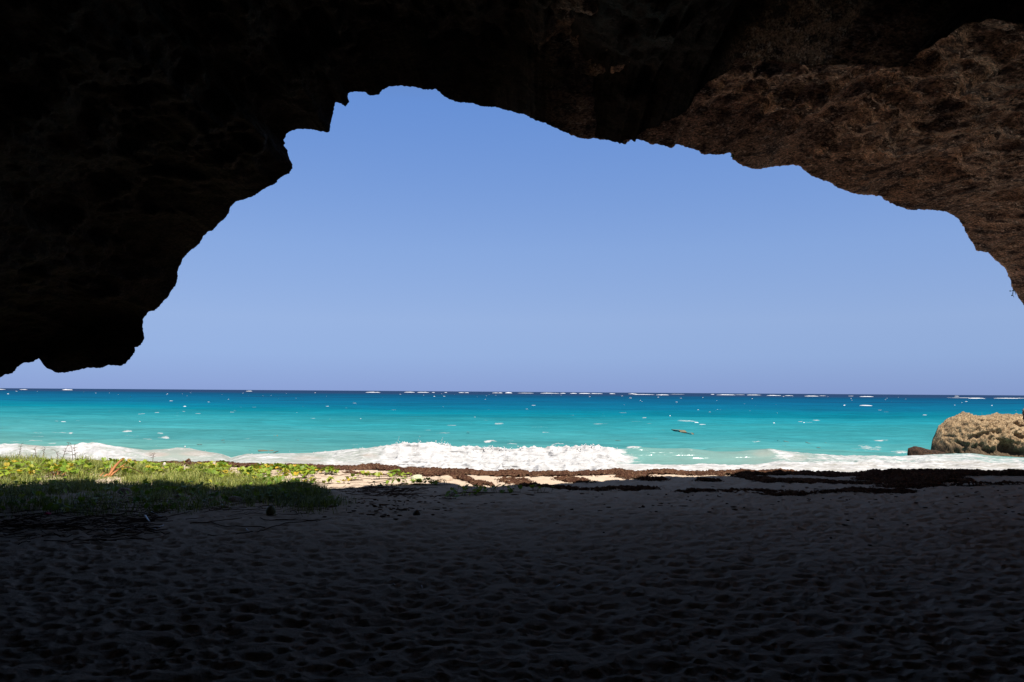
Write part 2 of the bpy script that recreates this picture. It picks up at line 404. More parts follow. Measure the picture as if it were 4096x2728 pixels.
for k in range(area_n):
    y = 3.0 + 15.5 * random.random() ** 0.9
    x = (random.random() * 2 - 1) * 1.0 * (y + 1.5)
    far = min(1.0, max(0.0, (y - 9) / 6))
    sz = random.random() ** 1.5
    rx = 0.035 + 0.085 * sz; ry = 0.026 + 0.062 * sz
    dep = (0.005 + 0.021 * sz * random.random() + 0.006 * random.random()) * (1 + 0.5 * far) * (0.55 + 0.9 * float(fbm(np.array(x * 0.5), np.array(y * 0.5), 0, 2, 19)))
    if x < -2.5 and y > 10.5: dep *= 0.5
    j0, j1 = np.searchsorted(Yr, [y - 2.2 * ry, y + 2.2 * ry])
    if j1 <= j0: continue
    u0 = (x - 2.2 * rx) / (y + 1.5); u1 = (x + 2.2 * rx) / (y + 1.5)
    i0, i1 = np.searchsorted(U, [u0 - 0.01, u1 + 0.01])
    if i1 <= i0: continue
    a = random.uniform(-0.6, 0.6); ca, sa = math.cos(a), math.sin(a)
    dx = XX[j0:j1, i0:i1] - x; dy = YY[j0:j1, i0:i1] - y
    q = ((dx * ca + dy * sa) / rx) ** 2 + ((-dx * sa + dy * ca) / ry) ** 2
    b = -dep + (dep + 0.012) * np.minimum(q, 3.5) ** 0.85
    s = bowl[j0:j1, i0:i1]
    np.minimum(s, b, out=s)
Z = Z0 + (wob + bowl) * np.clip(open_sand + 0.15, 0, 1)
# a mound of sand round the half-buried coconut
mc = ground(np.array(1665.0), np.array(2090.0))
Z += 0.075 * np.exp(-(((XX - mc[0]) / 0.28) ** 2 + ((YY - mc[1]) / 0.30) ** 2))
def sand_z(x, y):
    """height of the finished sand under a point"""
    x = np.atleast_1d(np.asarray(x, float)); y = np.atleast_1d(np.asarray(y, float))
    j = np.clip(np.searchsorted(Yr, y), 0, nY - 1); i = np.clip(np.searchsorted(U, x / (y + 1.5)), 0, nU - 1)
    return Z[j, i]
V1 = np.stack([XX, YY, Z], -1).reshape(-1, 3)
F1 = grid_faces(nY, nU)
# the rest of the beach, a coarse sheet just below the footprints
cx = np.linspace(-60, 60, 121); cy = np.linspace(-14, 46, 61)
CX, CY = np.meshgrid(cx, cy)
inside = (np.abs(CX) < 1.58 * (CY + 1.5)) & (CY > 2.0) & (CY < 25.5)
CZ = zt(CX, CY) - np.where(inside, 0.16, 0.03)
V2 = np.stack([CX, CY, CZ], -1).reshape(-1, 3)
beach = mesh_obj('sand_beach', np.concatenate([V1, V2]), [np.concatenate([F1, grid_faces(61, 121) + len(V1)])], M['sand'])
tag(beach, 'pale pink sand beach trodden with footprints', 'beach', kind='structure')

# ------------------------------------------------------------------ cave
LIP = [(-230,1990),(-190,1860),(-150,1750),(-90,1620),(-40,1535),(0,1516),(17,1503),(52,1494),(57,1486),(78,1461),(104,1448),(130,1445),(161,1429),(191,1423),(198,1434),(190,1455),(200,1477),(228,1492),(261,1490),(300,1483),(348,1474),(383,1471),(407,1473),(435,1460),(478,1463),(505,1458),(526,1429),(538,1407),(539,1394),(535,1388),(557,1381),(570,1364),(576,1353),(570,1305),(574,1279),(592,1253),(618,1244),(652,1205),(687,1166),(706,1144),(712,1114),(706,1088),(726,1044),(748,1011),(774,996),(809,953),(853,913),(896,874),(915,853),(922,826),(933,815),(957,802),(992,796),(1027,773),(1070,748),(1105,731),(1122,706),(1153,692),(1168,670),(1166,648),(1153,626),(1148,600),(1133,594),(1142,574),(1135,557),(1147,538),(1170,522),(1205,515),(1253,519),(1305,528),(1315,525),(1321,496),(1328,470),(1333,435),(1344,413),(1366,418),(1381,422),(1392,405),(1392,374),(1414,365),(1453,365),(1479,383),(1514,378),(1531,358),(1557,350),(1618,344),(1653,348),(1697,358),(1744,354),(1775,383),(1801,400),(1844,413),(1897,413),(1923,424),(1984,426),(2010,437),(2048,445),(2100,461),(2135,483),(2179,489),(2209,505),(2252,525),(2292,544),(2326,557),(2379,552),(2431,561),(2466,567),(2500,572),(2530,556),(2561,557),(2605,574),(2648,581),(2687,592),(2709,579),(2796,600),(2805,616),(2866,622),(2918,613),(2931,639),(2970,666),(3014,677),(3057,672),(3170,659),(3196,666),(3249,705),(3327,735),(3405,772),(3431,774),(3518,783),(3579,822),(3649,841),(3701,837),(3797,848),(3832,870),(3858,914),(3884,966),(3905,1002),(3953,1009),(3975,1035),(4014,1070),(4032,1096),(4045,1148),(4075,1188),(4096,1222),(4140,1300),(4180,1400),(4190,1490),(4160,1570),(4120,1605),(4096,1628),(4086,1648),(4086,1674),(4096,1696),(4120,1730),(4150,1790),(4170,1850),(4180,1960)]
LEDGE = [(2150,380),(2250,455),(2326,530),(2400,552),(2440,563),(2470,572),(2483,579),(2496,567),(2526,550),(2540,568),(2553,550),(2579,522),(2640,500),(2692,474),(2744,444),(2770,392),(2831,331),(2883,305),(2927,270),(2940,239),(2988,235),(3014,250),(3092,244),(3160,250),(3230,262),(3310,262),(3405,258),(3492,262),(3544,270),(3605,261),(3684,209),(3745,170),(3840,104),(3875,91),(3962,78),(4096,96),(4300,120),(5200,320),(6200,900),(6900,1800),(7200,2700)]
SHADOW = curve([(-800,1990),(0,1972),(130,1946),(430,1942),(650,1940),(820,1956),(1000,1962),(1100,1962),(1260,1959),(1400,1956),(1560,1943),(1760,1948),(2000,1943),(2058,1937),(2228,1939),(2300,1930),(2448,1922),(2608,1909),(2880,1907),(3000,1898),(3262,1889),(3500,1872),(3750,1860),(3900,1848),(4000,1836),(4096,1820),(4500,1800)])
def resample(pts, step):
    p = np.array(pts, float); seg = np.hypot(*np.diff(p, axis=0).T); s = np.concatenate([[0], np.cumsum(seg)])
    n = int(s[-1] / step); t = np.linspace(0, s[-1], n)
    return np.stack([np.interp(t, s, p[:, 0]), np.interp(t, s, p[:, 1])], 1), t
def roughen(p, t, amp, seed):
    d = np.gradient(p, axis=0); d /= np.linalg.norm(d, axis=1)[:, None] + 1e-9
    nrm = np.stack([d[:, 1], -d[:, 0]], 1)
    n = (fbm(t / 38.0, 0.3, 0, 5, seed, 0.78) - 0.5) * 2
    return p + nrm * (amp * n)[:, None]
lip, lt = resample(LIP, 4.2)
lip = roughen(lip, lt, 11.0, 31)
R = ray(lip[:, 0], lip[:, 1])
lo = np.full(len(lip), 6.0); hi = np.full(len(lip), 26.0)
for _ in range(40):                      # distance at which this stretch of the lip casts the shade edge on the sand
    mid = (lo + hi) / 2
    P = CAM + R * mid[:, None]
    G = P - SUND * (P[:, 2] / SUND[2])[:, None]
    gx, gy = project(G)
    far = gy < SHADOW(gx)
    hi = np.where(far, mid, hi); lo = np.where(far, lo, mid)
D = np.clip((lo + hi) / 2, 10.5, 22.0)
_w = np.exp(-np.linspace(-2.2, 2.2, 61) ** 2); _w /= _w.sum()
D = np.convolve(np.pad(D, 30, mode='edge'), _w, 'valid')
D = D + 0.35 * (fbm(lt / 260.0, 4.2, 0, 3, 77) - 0.5)
O = CAM + R * D[:, None]
AX = np.array([0.8, 0.4])
def radial(P):
    d = np.stack([P[:, 0] - AX[0], P[:, 2] - AX[1]], 1)
    return d / (np.linalg.norm(d, axis=1)[:, None] + 1e-9)
def rock_noise(X, Y, Z, seed):
    big = fbm(X * 0.35, Y * 0.45, Z * 0.35, 3, seed)
    mid = fbm(X * 1.2, Y * 1.2, Z * 1.5, 4, seed + 9, 0.55, True)
    fine = fbm(X * 5, Y * 5, Z * 6, 3, seed + 17, 0.6)
    return 0.7 * big + 0.55 * (1 - mid) + 0.20 * fine
def interior(P, rows, yback, widen, seed, amp=1.0, Pb=None):
    n = len(P); rd = radial(P)
    out = []
    for j in range(rows):
        t = (j / (rows - 1)) ** 1.6
        Yj = P[:, 1] + (yback - P[:, 1]) * t
        dep = P[:, 1] - Yj
        off = widen * dep ** 0.85
        B = P
        if Pb is not None:                 # thin hanging lips give way to the plain roof line behind them
            wb = smooth(dep, 0.0, 0.22)[:, None]; B = P * (1 - wb) + Pb * wb
        X = B[:, 0] + rd[:, 0] * off; Zz = B[:, 2] + rd[:, 1] * off
        k = np.clip(dep / 0.9, 0, 1) ** 0.7
        d = amp * k * rock_noise(X, Yj, Zz, seed)
        out.append(np.stack([X + rd[:, 0] * d, Yj, Zz + rd[:, 1] * d], 1))
    return np.stack(out)          # rows, n, 3
i0 = int(np.argmin(np.hypot(lip[:, 0] - 190, lip[:, 1] - 1423))); i1 = int(np.argmin(np.hypot(lip[:, 0] - 592, lip[:, 1] - 1253)))
base = lip.copy(); k_ = np.linspace(0, 1, i1 - i0 + 1)[:, None]
base[i0:i1 + 1] = lip[i0] * (1 - k_) + lip[i1] * k_
OB = CAM + ray(base[:, 0], base[:, 1]) * D[:, None]
IN = interior(O, 200, -5.0, 0.085, 3, 1.0, OB)
nr, n = IN.shape[:2]
# closed end behind the viewer
last = IN[-1]; caps = []
for k in range(1, 9):
    s = 1 - k / 8.0
    c = last.copy(); c[:, 0] = AX[0] + (last[:, 0] - AX[0]) * s; c[:, 2] = AX[1] + (last[:, 2] - AX[1]) * s; c[:, 1] = -5.0 - 1.2 * math.sin(k / 8 * math.pi / 2)
    caps.append(c)
IN_all = np.concatenate([IN, np.stack(caps)])
# seaward face above the lip, leaning back, then the cliff top
rd = radial(O); outer = []
for k in range(1, 46):
    t = 8.0 * (k / 45.0) ** 1.6
    lean = 0.80 * t
    wb = float(smooth(np.array(t), 0.0, 0.12)); Bq = O * (1 - wb) + OB * wb
    base = np.stack([Bq[:, 0] + rd[:, 0] * t, O[:, 1] - lean, Bq[:, 2] + rd[:, 1] * t], 1)
    nz = rock_noise(base[:, 0], base[:, 1], base[:, 2], 40) * min(1.0, t / 1.2)
    base[:, 1] -= 0.8 * nz
    outer.append(base)
for k in range(1, 8):
    b = outer[44].copy(); b[:, 1] = b[:, 1] + (-9.0 - b[:, 1]) * k / 7.0
    outer.append(b)
ALL = np.concatenate([np.stack(outer)[::-1], IN_all])      # top -> lip -> inside
# the lip row itself is IN[0]
nrow = len(ALL)
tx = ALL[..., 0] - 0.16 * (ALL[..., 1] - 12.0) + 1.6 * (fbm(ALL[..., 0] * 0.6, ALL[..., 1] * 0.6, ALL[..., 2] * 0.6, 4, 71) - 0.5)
tone = 1 - smooth(tx, 0.4, 1.9)          # cave shade painted near black on the left, brown rock on the right
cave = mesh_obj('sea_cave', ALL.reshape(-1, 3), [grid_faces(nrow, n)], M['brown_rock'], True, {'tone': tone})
tag(cave, 'brown rock arch of the sea cave framing the view, its overhang lit at right', 'cave', kind='structure')
# lower dark ledge of the roof, nearer than the brown overhang
led, et = resample(LEDGE, 6.0)
led = roughen(led, et, 15.0, 51)
RL = ray(led[:, 0], led[:, 1])
DL = np.interp(led[:, 0], [2100, 2300, 2553, 2700, 2950, 3300, 4100, 5300], [11.6, 11.4, 11.2, 10.6, 9.6, 9.0, 8.4, 7.6])
iL = np.interp(2553, lip[:, 0], D)
DL = DL + (iL - 0.5 - 11.2) * np.interp(led[:, 0], [2553, 3300], [1, 0])
OL = CAM + RL * DL[:, None]
INL = interior(OL, 130, -4.6, 0.035, 8, 0.75)
rl = radial(OL); up = []
for k in range(1, 16):
    t = 2.2 * k / 15.0
    b = np.stack([OL[:, 0] + rl[:, 0] * t, OL[:, 1] - 0.85 * t, OL[:, 2] + rl[:, 1] * t], 1)
    b[:, 1] -= 0.25 * rock_noise(b[:, 0], b[:, 1], b[:, 2], 60) * min(1, t / 0.4)
    up.append(b)
AL = np.concatenate([np.stack(up)[::-1], INL])
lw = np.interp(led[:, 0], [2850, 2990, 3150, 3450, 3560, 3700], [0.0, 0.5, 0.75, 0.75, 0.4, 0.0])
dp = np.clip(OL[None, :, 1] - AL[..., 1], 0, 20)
ledge_shade = 1 - lw[None] * smooth(dp + 1.6 * (fbm(AL[..., 0] * 1.1, AL[..., 1] * 1.1, AL[..., 2], 4, 72) - 0.5), 1.3, 0.1)  # ledge painted black as unlit, browner where the opening would light it
ledge = mesh_obj('cave_ceiling', AL.reshape(-1, 3), [grid_faces(len(AL), len(led))], M['brown_rock'], True, {'tone': ledge_shade})
tag(ledge, 'black unlit ceiling ledge hanging in front of the brown overhang', 'cave ceiling', kind='structure')

# ------------------------------------------------------------------ sea
CREST = curve([(-1500,1790),(-300,1785),(0,1780),(80,1774),(200,1786),(280,1786),(340,1776),(400,1774),(500,1789),(600,1801),(690,1795),(720,1790),(770,1794),(830,1806),(900,1817),(935,1832),(1000,1817),(1100,1815),(1250,1813),(1330,1805),(1450,1793),(1560,1787),(1620,1780),(1700,1779),(1790,1780),(1810,1795),(1900,1793),(1990,1798),(2048,1797),(2150,1797),(2250,1795),(2350,1789),(2400,1793),(2470,1798),(2495,1797),(2550,1788),(2580,1790),(2650,1794),(2750,1793),(2860,1806),(2950,1806),(2990,1801),(3072,1795),(3200,1812),(3300,1819),(3370,1824),(3440,1823),(3560,1827),(3660,1824),(3760,1817),(3880,1816),(3960,1826),(4096,1832),(4400,1832),(5600,1832)])
FOAMD = curve([(-1500,0.75),(0,0.78),(80,0.62),(130,0.46),(200,0.5),(270,0.78),(420,0.72),(520,0.6),(600,0.48),(700,0.48),(900,0.54),(960,0.62),(1100,0.55),(1250,0.52),(1330,0.68),(1450,0.62),(1540,0.74),(1600,1.1),(2420,1.1),(2470,0.72),(2515,0.42),(2560,0.14),(2960,0.08),(3010,0.3),(3072,0.62),(3200,0.55),(3350,0.66),(3600,0.7),(3900,0.6),(4300,0.6),(5600,0.6)])
nC = 1050
US = np.linspace(-1.0, 1.0, nC)
ys = list(np.arange(20.5, 25.0, 0.12)) + list(np.arange(25.0, 33.5, 0.05))
while ys[-1] < 40000: ys.append(ys[-1] + max(0.06, ys[-1] ** 2 / 3600.0))
ys = np.array(ys); nS = len(ys)
SX = US[None, :] * ys[:, None]; SY = np.broadcast_to(ys[:, None], SX.shape).copy()
pxs = 2048 + FPX * US                        # direction of each column
yc = 29.0 + 1.1 * (fbm(pxs / 420.0, 2.0, 0, 2, 90) - 0.5) + np.interp(pxs, [2400, 2500, 2950, 3050, 3500, 3900, 4400], [0, 0.0, 0.0, 0.3, 1.2, 1.8, 2.0])
cj = CREST(pxs) + np.interp(pxs, [1300, 1600, 2450, 2480, 2520], [1.0, 5, 5, 2, 0.6]) * 2 * (fbm(pxs / 16.0, 1.0, 0, 4, 91, 0.65) - 0.5)
zc = np.array([at(a, b, c)[2] for a, b, c in zip(pxs, cj, yc)])
hc = np.maximum(zc - SEA, 0.12)
hf = np.interp(pxs, [-1000, 1500, 1900, 2450, 2520, 2950, 3100, 3600, 4100], [0.16, 0.2, 0.26, 0.26, 0.20, 0.17, 0.2, 0.24, 0.22])
hf = np.minimum(hf, hc * 0.7)
fw = np.interp(pxs, [0, 900, 1500, 1800, 2450, 2500, 2960, 3100, 3600], [0.9, 1.1, 1.0, 0.75, 0.75, 0.65, 0.7, 1.1, 1.6])
q = SY - yc[None, :]
prof = np.where(q >= 0, hc[None] * np.exp(-(q / 1.9) ** 2), hf[None] + (hc - hf)[None] * np.exp(-np.abs(q / fw[None]) ** 2.4))
prof = prof * smooth(SY, 22.0, 25.5) + 0.06 * (1 - smooth(SY, 22.0, 25.5))
swell = (fbm(SX * 0.10, SY * 0.42, 0, 3, 95) - 0.5) * 0.55 * smooth(SY, 30.5, 34) * (1 - smooth(SY, 300, 900)) + (fbm(SX * 0.45, SY * 1.1, 0, 3, 96) - 0.5) * 0.20 * smooth(SY, 30, 33) * (1 - smooth(SY, 60, 160))
sw2 = 0.16 * np.exp(-((SY - 34.5 - 1.6 * (fbm(SX * 0.12, 0.0, 0, 2, 98) - 0.5)) / 1.2) ** 2) * smooth(fbm(SX * 0.16, 3.0, 0, 2, 99), 0.42, 0.6)
SZ = SEA + prof + swell + sw2
# foam density, stirred sand
foam = np.zeros_like(SX)
front = smooth(q, 0.55, -0.05)               # on and before the crest
fpx = pxs[None] + 60 * (fbm(SX * 1.6, SY * 2.0, SZ * 4.0, 3, 97) - 0.5) - 45 * np.exp(-((q + 0.9) / 0.5) ** 2)
foam = FOAMD(fpx) * front
base_w = smooth(q, -1.25, -1.7)              # swash at the foot of the wave is white everywhere
foam = np.maximum(foam, base_w * np.interp(pxs, [0, 500, 560, 900, 1300, 1600, 2900, 3100, 4200], [0.62, 0.58, 0.46, 0.48, 0.5, 0.6, 0.78, 0.66, 0.6])[None])
# little crest at the end of the broken part, glitter on the green face
STR = smooth(fbm(SX * 1.1, SY * 0.9, 0, 4, 131, 0.65), 0.42, 0.62)
def pblob(cx_, cy_, rx_, ry_, val):
    global foam
    px_, py_ = PXP, PYP
    e = ((px_ - cx_) / rx_) ** 2 + ((py_ - cy_) / ry_) ** 2
    foam = np.maximum(foam, (val * (0.45 + 0.85 * STR)) * np.exp(-e))
PXP, PYP = project(np.stack([SX, SY, SZ], -1))
for a in [(2535,1790,34,7,0.95),(2600,1800,40,7,0.62),(2650,1812,30,7,0.5),(2760,1800,45,7,0.5),(2470,1830,28,40,0.85),(2520,1820,25,30,0.45),(2500,1850,60,12,0.5),
          (3500,1755,35,6,0.75),(3530,1762,40,6,0.8),(3480,1790,120,22,0.50),(3600,1810,60,12,0.7),(3690,1795,30,8,0.7),(3300,1752,50,3,0.55),(285,1732,20,5,0.8),(150,1745,50,4,0.45),
          (1570,1745,60,5,0.5),(3280,1680,40,3,0.7),(3230,1690,40,3,0.6),(2080,1708,10,3,0.7),(2620,1718,14,4,0.7),(2160,1710,60,3,0.5),(3020,1765,30,4,0.6)]:
    pblob(*a)
speck = smooth(vnoise(SX * 0.9, SY * 1.6, 0, 123), 0.86, 0.94) * smooth(fbm(SX * 0.08, SY * 0.12, 0, 2, 124), 0.45, 0.65) * smooth(SY, 31, 34) * (1 - smooth(SY, 100, 200))
foam = np.maximum(foam, 0.72 * speck)
sandy = np.zeros_like(SX)
for cx_, cy_, rx_, ry_, v in [(140,1790,70,16,0.8),(380,1800,60,14,0.3),(500,1808,50,8,0.8),(620,1818,90,16,0.95),(790,1815,120,18,0.85),(900,1830,60,10,0.7),(1050,1835,120,18,0.55),(1230,1835,110,22,0.85),(1480,1822,60,16,0.9),(1570,1848,120,9,0.7),(3060,1815,70,22,0.5),(3180,1830,90,18,0.6),(3330,1850,90,14,0.3),(2440,1857,60,5,0.5),(3900,1850,120,20,0.25)]:
    e = ((PXP - cx_) / rx_) ** 2 + ((PYP - cy_) / ry_) ** 2
    sandy = np.maximum(sandy, v * np.exp(-e ** 1.5))
milky = np.interp(pxs, [-1500, 0, 1500, 1700, 2440, 2500, 2960, 3060, 3300, 3500, 5600], [0.6, 0.6, 0.62, 0.5, 0.5, 0.10, 0.24, 0.34, 0.38, 0.3, 0.3])
sandy = np.maximum(sandy, milky[None]) * smooth(q, 0.25, -0.15)
sandy = np.maximum(sandy, 0.8 * smooth(q, -1.4, -2.2))
# churned geometry where there is foam
churn = smooth(foam, 0.35, 0.9) * (1 - smooth(SY, 40, 60))
big = fbm(SX * 1.7, SY * 1.6, SZ * 3.0, 3, 101, 0.5, True) - 0.6
sml = fbm(SX * 7, SY * 7, SZ * 8, 3, 102, 0.6) - 0.5
boost = np.interp(pxs, [1500, 1650, 2440, 2490, 3100, 3300], [0.55, 1.0, 1.0, 0.4, 0.6, 0.6])[None]
SZ = SZ + churn * boost * (0.34 * big + 0.10 * sml)
SY2 = SY - churn * boost * (0.26 * big + 0.14 * sml)
sea = mesh_obj('sea', np.stack([SX, SY2, SZ], -1).reshape(-1, 3), [grid_faces(nS, nC)], M['sea'], True, {'foam': foam, 'sandy': sandy})
tag(sea, 'turquoise sea deepening to navy at the horizon, a white wave breaking on the shore', 'sea', kind='structure')

# whitecaps: low ragged crests of foam, many and uncountable
def crest_foam(g, x, y, L, Wd, H, seed):
    nx, ny = max(8, min(60, int(L / max(0.15, y / 900.0)))), 7
    s = np.linspace(-1, 1, nx); r = np.linspace(-1, 1, ny)
    S, Rr = np.meshgrid(s, r)
    env = np.clip(1 - S ** 2, 0, 1) ** 0.6 * (0.45 + 1.1 * fbm(S * 3.0 + seed, 0.5, 0, 3, seed % 97))
    w_ = Wd * (0.25 + 0.75 * env)
    X = x + S * L / 2; Yy = y + Rr * w_ + 0.12 * L * (fbm(S * 1.5 + seed, 2.0, 0, 2, 7) - 0.5)
    Zz = SEA - 0.05 + (H * env) * np.clip(1 - Rr ** 2, 0, 1) ** 0.7 * (0.7 + 0.6 * vnoise(S * 9 + seed, Rr * 3, 0, 5))
    g.add(np.stack([X, Yy, Zz], -1).reshape(-1, 3), [grid_faces(ny, nx)])
g = Geo()
for k in range(160):
    v = random.random()
    y = 62 * (900 / 62.0) ** (v ** 0.85)
    x = random.uniform(-0.75, 0.75) * y
    s = math.sqrt(y / 100.0)
    crest_foam(g, x, y, (0.15 + 0.6 * random.random() ** 2) * s * (2.4 if random.random() < 0.15 else 1), 0.06 * s, (0.03 + 0.07 * random.random() ** 1.5) * s, k)
wc = g.build('whitecap_foam', M['foam']); tag(wc, 'small white wave crests scattered over the blue water', 'sea foam', kind='stuff')
g = Geo()
for (px, py, wpx, hpx) in [(100,1553,34,4),(275,1555,42,8),(10,1553,40,4),(1000,1557,26,5),(1495,1567,62,6),(1640,1564,46,5),(1695,1564,50,5),(1735,1564,14,4),(1785,1564,12,4),(1848,1566,26,4),(1870,1565,18,5),(1985,1567,34,4),(2003,1567,18,5),(2036,1566,30,9),(2105,1570,66,3),(2200,1569,80,5),(2252,1569,26,5),(2295,1570,30,5),(2340,1569,50,6),(2380,1571,30,5),(2400,1573,26,4),(2450,1572,26,5),(2530,1571,36,5),(2575,1576,90,5),(2650,1577,54,6),(2710,1575,60,2),(2850,1575,14,5),(2905,1577,80,6),(2960,1578,40,3),(3015,1578,60,5),(3095,1580,60,5),(3155,1581,36,4),(3245,1582,60,6),(3290,1582,30,3),(3402,1583,22,3),(3465,1584,58,6),(3825,1582,20,4),(3860,1590,150,3),(3905,1591,70,6),(4020,1591,100,5),(4080,1591,40,4),(3460,1618,26,8)]:
    hor = 1552.5 + 0.0071 * px
    y = 2.6 * FPX / max(5.5, (py + hpx * 0.5 - hor))
    s = y / FPX
    crest_foam(g, (px - 2048) * s, y, wpx * s, 3.0, hpx * s * 0.36, int(px))
rb = g.build('reef_surf', M['foam']); tag(rb, 'line of white surf breaking on the reef below the horizon', 'surf', kind='stuff')
# spray thrown up by the breaking wave
g = Geo()
def drop(px, py, Y, r):
    V, F = blob(at(np.array(px), np.array(py), np.array(Y)), (r, r, r * 1.2), 1, 6, 3, 0.1)
    g.add(V, F)
for k in range(420):
    px = random.uniform(1560, 2460) if random.random() < 0.8 else random.uniform(700, 2560)
    px = random.choice([px, px, random.gauss(1610, 25), random.gauss(1700, 22), random.gauss(1785, 16), random.gauss(2350, 45), random.gauss(1990, 40)])
    drop(px, CREST(px) - abs(random.gauss(0, 6)) + 2, 29 + random.uniform(-0.3, 0.3), random.uniform(0.008, 0.026))
for bx, tx, ty in [(1583,1597,1746), (1664,1679,1746), (1757,1773,1746)]:
    for k in range(10):
        f = random.random() ** 0.9
        drop(bx + (tx - bx) * f + random.gauss(0, 4 * (1 - f)), 1782 + (ty - 1782) * f, 29.1, random.uniform(0.004, 0.010))
sp = g.build('sea_spray', M['foam']); tag(sp, 'white droplets of spray flying above the breaking wave', 'spray', kind='stuff')

# floating seaweed
def sea_h(x, y):
    return SZ[np.clip(np.searchsorted(ys, y), 0, nS - 1), np.clip(np.searchsorted(US, x / y), 0, nC - 1)]
def raft(g, px0, py0, px1, py1, wpx, seed):
    n_ = int(max(4, min(30, abs(px1 - px0) / 4))); s = np.linspace(0, 1, n_)
    px = px0 + (px1 - px0) * s; py = py0 + (py1 - py0) * s + min(5.0, 0.03 * abs(px1 - px0) + 0.6) * (fbm(s * 4 + seed, 0.2, 0, 3, seed) - 0.5)
    C = ground(px, py, SEA + 0.10)
    wid = wpx * np.clip(np.sin(s * math.pi), 0, 1) ** 0.5 * (0.3 + 1.3 * vnoise(s * 7 + seed, 1.0, 0, seed))
    nrr = 9; r_ = np.linspace(-1, 1, nrr)[:, None]
    wy = np.maximum(0.04, wid * C[:, 1] ** 2 / (2.6 * FPX) * 0.5)
    Y_ = C[None, :, 1] + r_ * wy[None]; X_ = np.broadcast_to(C[None, :, 0], Y_.shape)
    X_ = X_ + 0.5 * (vnoise(X_ * 3, Y_ * 3, 0, 8) - 0.5) * abs(C[-1, 0] - C[0, 0]) / n_
    Z_ = sea_h(X_, Y_) + 0.008 + 0.012 * (1 - r_ ** 2) * vnoise(X_ * 6, Y_ * 6, 0, 9)
    f_ = grid_faces(nrr, n_); hole = (1 - r_ ** 2) > 1.7 * (fbm(X_ * 2.5, Y_ * 1.2, seed, 3, 12) - 0.12) * (0.05 + np.abs(r_))
    f_ = f_[hole.ravel()[f_].any(1)]
    if len(f_): g.add(np.stack([X_, Y_, Z_], -1).reshape(-1, 3), [f_], 0.5)
for k, (a, lab) in enumerate([((2650,1718,2830,1728,1.7), 'longest brown streak of seaweed floating on the turquoise water right of centre'),
        ((3098,1746,3245,1778,2.5), 'thin brown seaweed streak slanting down towards the boulder at right'),
        ((3268,1770,3306,1774,4), 'short brown seaweed clump floating nearest the low dark rock'),
        ((1010,1808,1150,1785,4), 'brown seaweed band floating just behind the gap in the surf'),
        ((1032,1784,1100,1786,4), 'small reddish seaweed patch above the band behind the surf gap')]):
    g = Geo(); raft(g, *a, k + 3)
    o = g.build('floating_seaweed', M['raft']); tag(o, lab, 'seaweed', 'seaweed drifting on the water')
g = Geo()
for k in range(30):
    px = random.gauss(1000, 420) if k % 3 else random.uniform(2000, 3500); py = random.uniform(1715, 1800)
    if py > CREST(px) - 8: continue
    raft(g, px, py, px + random.uniform(5, 22), py + random.uniform(-0.5, 0.5), 0.6, k)
fs = g.build('seaweed_specks', M['raft']); tag(fs, 'tiny brown scraps of seaweed in the shallow water', 'seaweed', kind='stuff')

# ------------------------------------------------------------------ dried seaweed along the tide line
T_low = curve([(-600,1862),(0,1862),(600,1860),(850,1868),(960,1872),(1100,1873),(1200,1873),(1400,1879),(1500,1882),(1580,1882),(1600,1890),(1700,1893),(1760,1893),(1850,1890),(1960,1901),(2000,1898),(2200,1901),(2400,1906),(2480,1913),(2540,1911),(2640,1908),(2800,1906),(2960,1903),(3100,1903),(3270,1903),(3400,1899),(3480,1906),(3700,1906),(3900,1902),(4096,1898),(4700,1900)])
PATCH = [(1690,1893,120,15,.02),(1800,1905,80,9,.1),(1640,1880,60,12,0),(1865,1919,62,12,.33),(1935,1933,55,6,.2),(1470,1898,90,4,.05),(2060,1926,75,13,.05),(2110,1939,50,7,.05),(2300,1921,80,9,.06),(2150,1943,100,4,.05),(2260,1950,90,6,.08),(2360,1957,80,4,.05),(2520,1953,118,8,0),(2620,1919,62,7,0),(2540,1908,80,10,0),
         (2830,1924,55,6,0),(2985,1908,32,13,0),(3060,1918,120,11,.08),(3250,1927,140,9,.05),(3380,1934,120,7,.03),(3500,1912,90,16,0),(3600,1920,170,30,0),(3720,1908,140,18,0),(3640,1945,130,14,0),(3450,1968,140,9,0),(3560,1970,110,10,0),(2790,1967,85,7,0),(3000,1969,170,8,.02),(3150,1977,100,7,0),(3290,1975,60,4,0),(3800,1925,90,7,0),(3900,1942,100,3.5,-.03),(4030,1938,90,3.5,-.03),(3850,1893,140,11,0),(4010,1891,120,8,0)]
nU2, nY2 = 1150, 260
U2 = np.linspace(-0.72, 0.72, nU2); Y2 = 13.0 * (21.5 / 13.0) ** np.linspace(0, 1, nY2)
WX = U2[None] * Y2[:, None]; WY = np.broadcast_to(Y2[:, None], WX.shape).copy()
px, py = project(np.stack([WX, WY, np.zeros_like(WX)], -1))
ry = ridge_y(WX)
tl = ground(_px, T_low(_px) - 5)[:, 1]
tlx = ground(_px, T_low(_px) - 5)[:, 0]
y_low = np.interp(WX, tlx, tl)
half = np.maximum((ry - y_low) * 0.86, 0.28)
e = (WY - ry) / np.where(WY < ry, half, 0.55)
mk = 1 - e ** 2
edge = fbm(WX * 1.6, WY * 3.2, 0, 6, 140, 0.68) - 0.5
mk = np.clip(mk + 0.9 * edge, -1, 1)
th_bump = np.interp(px[nY2 // 2], _px, (_ts - T_ridge(_px)))      # humps of the ridge line, in photo pixels
th = (0.058 + np.clip(th_bump, -10, 14)[None] * 18.5 / FPX) * np.sqrt(np.clip(mk, 0, 1))
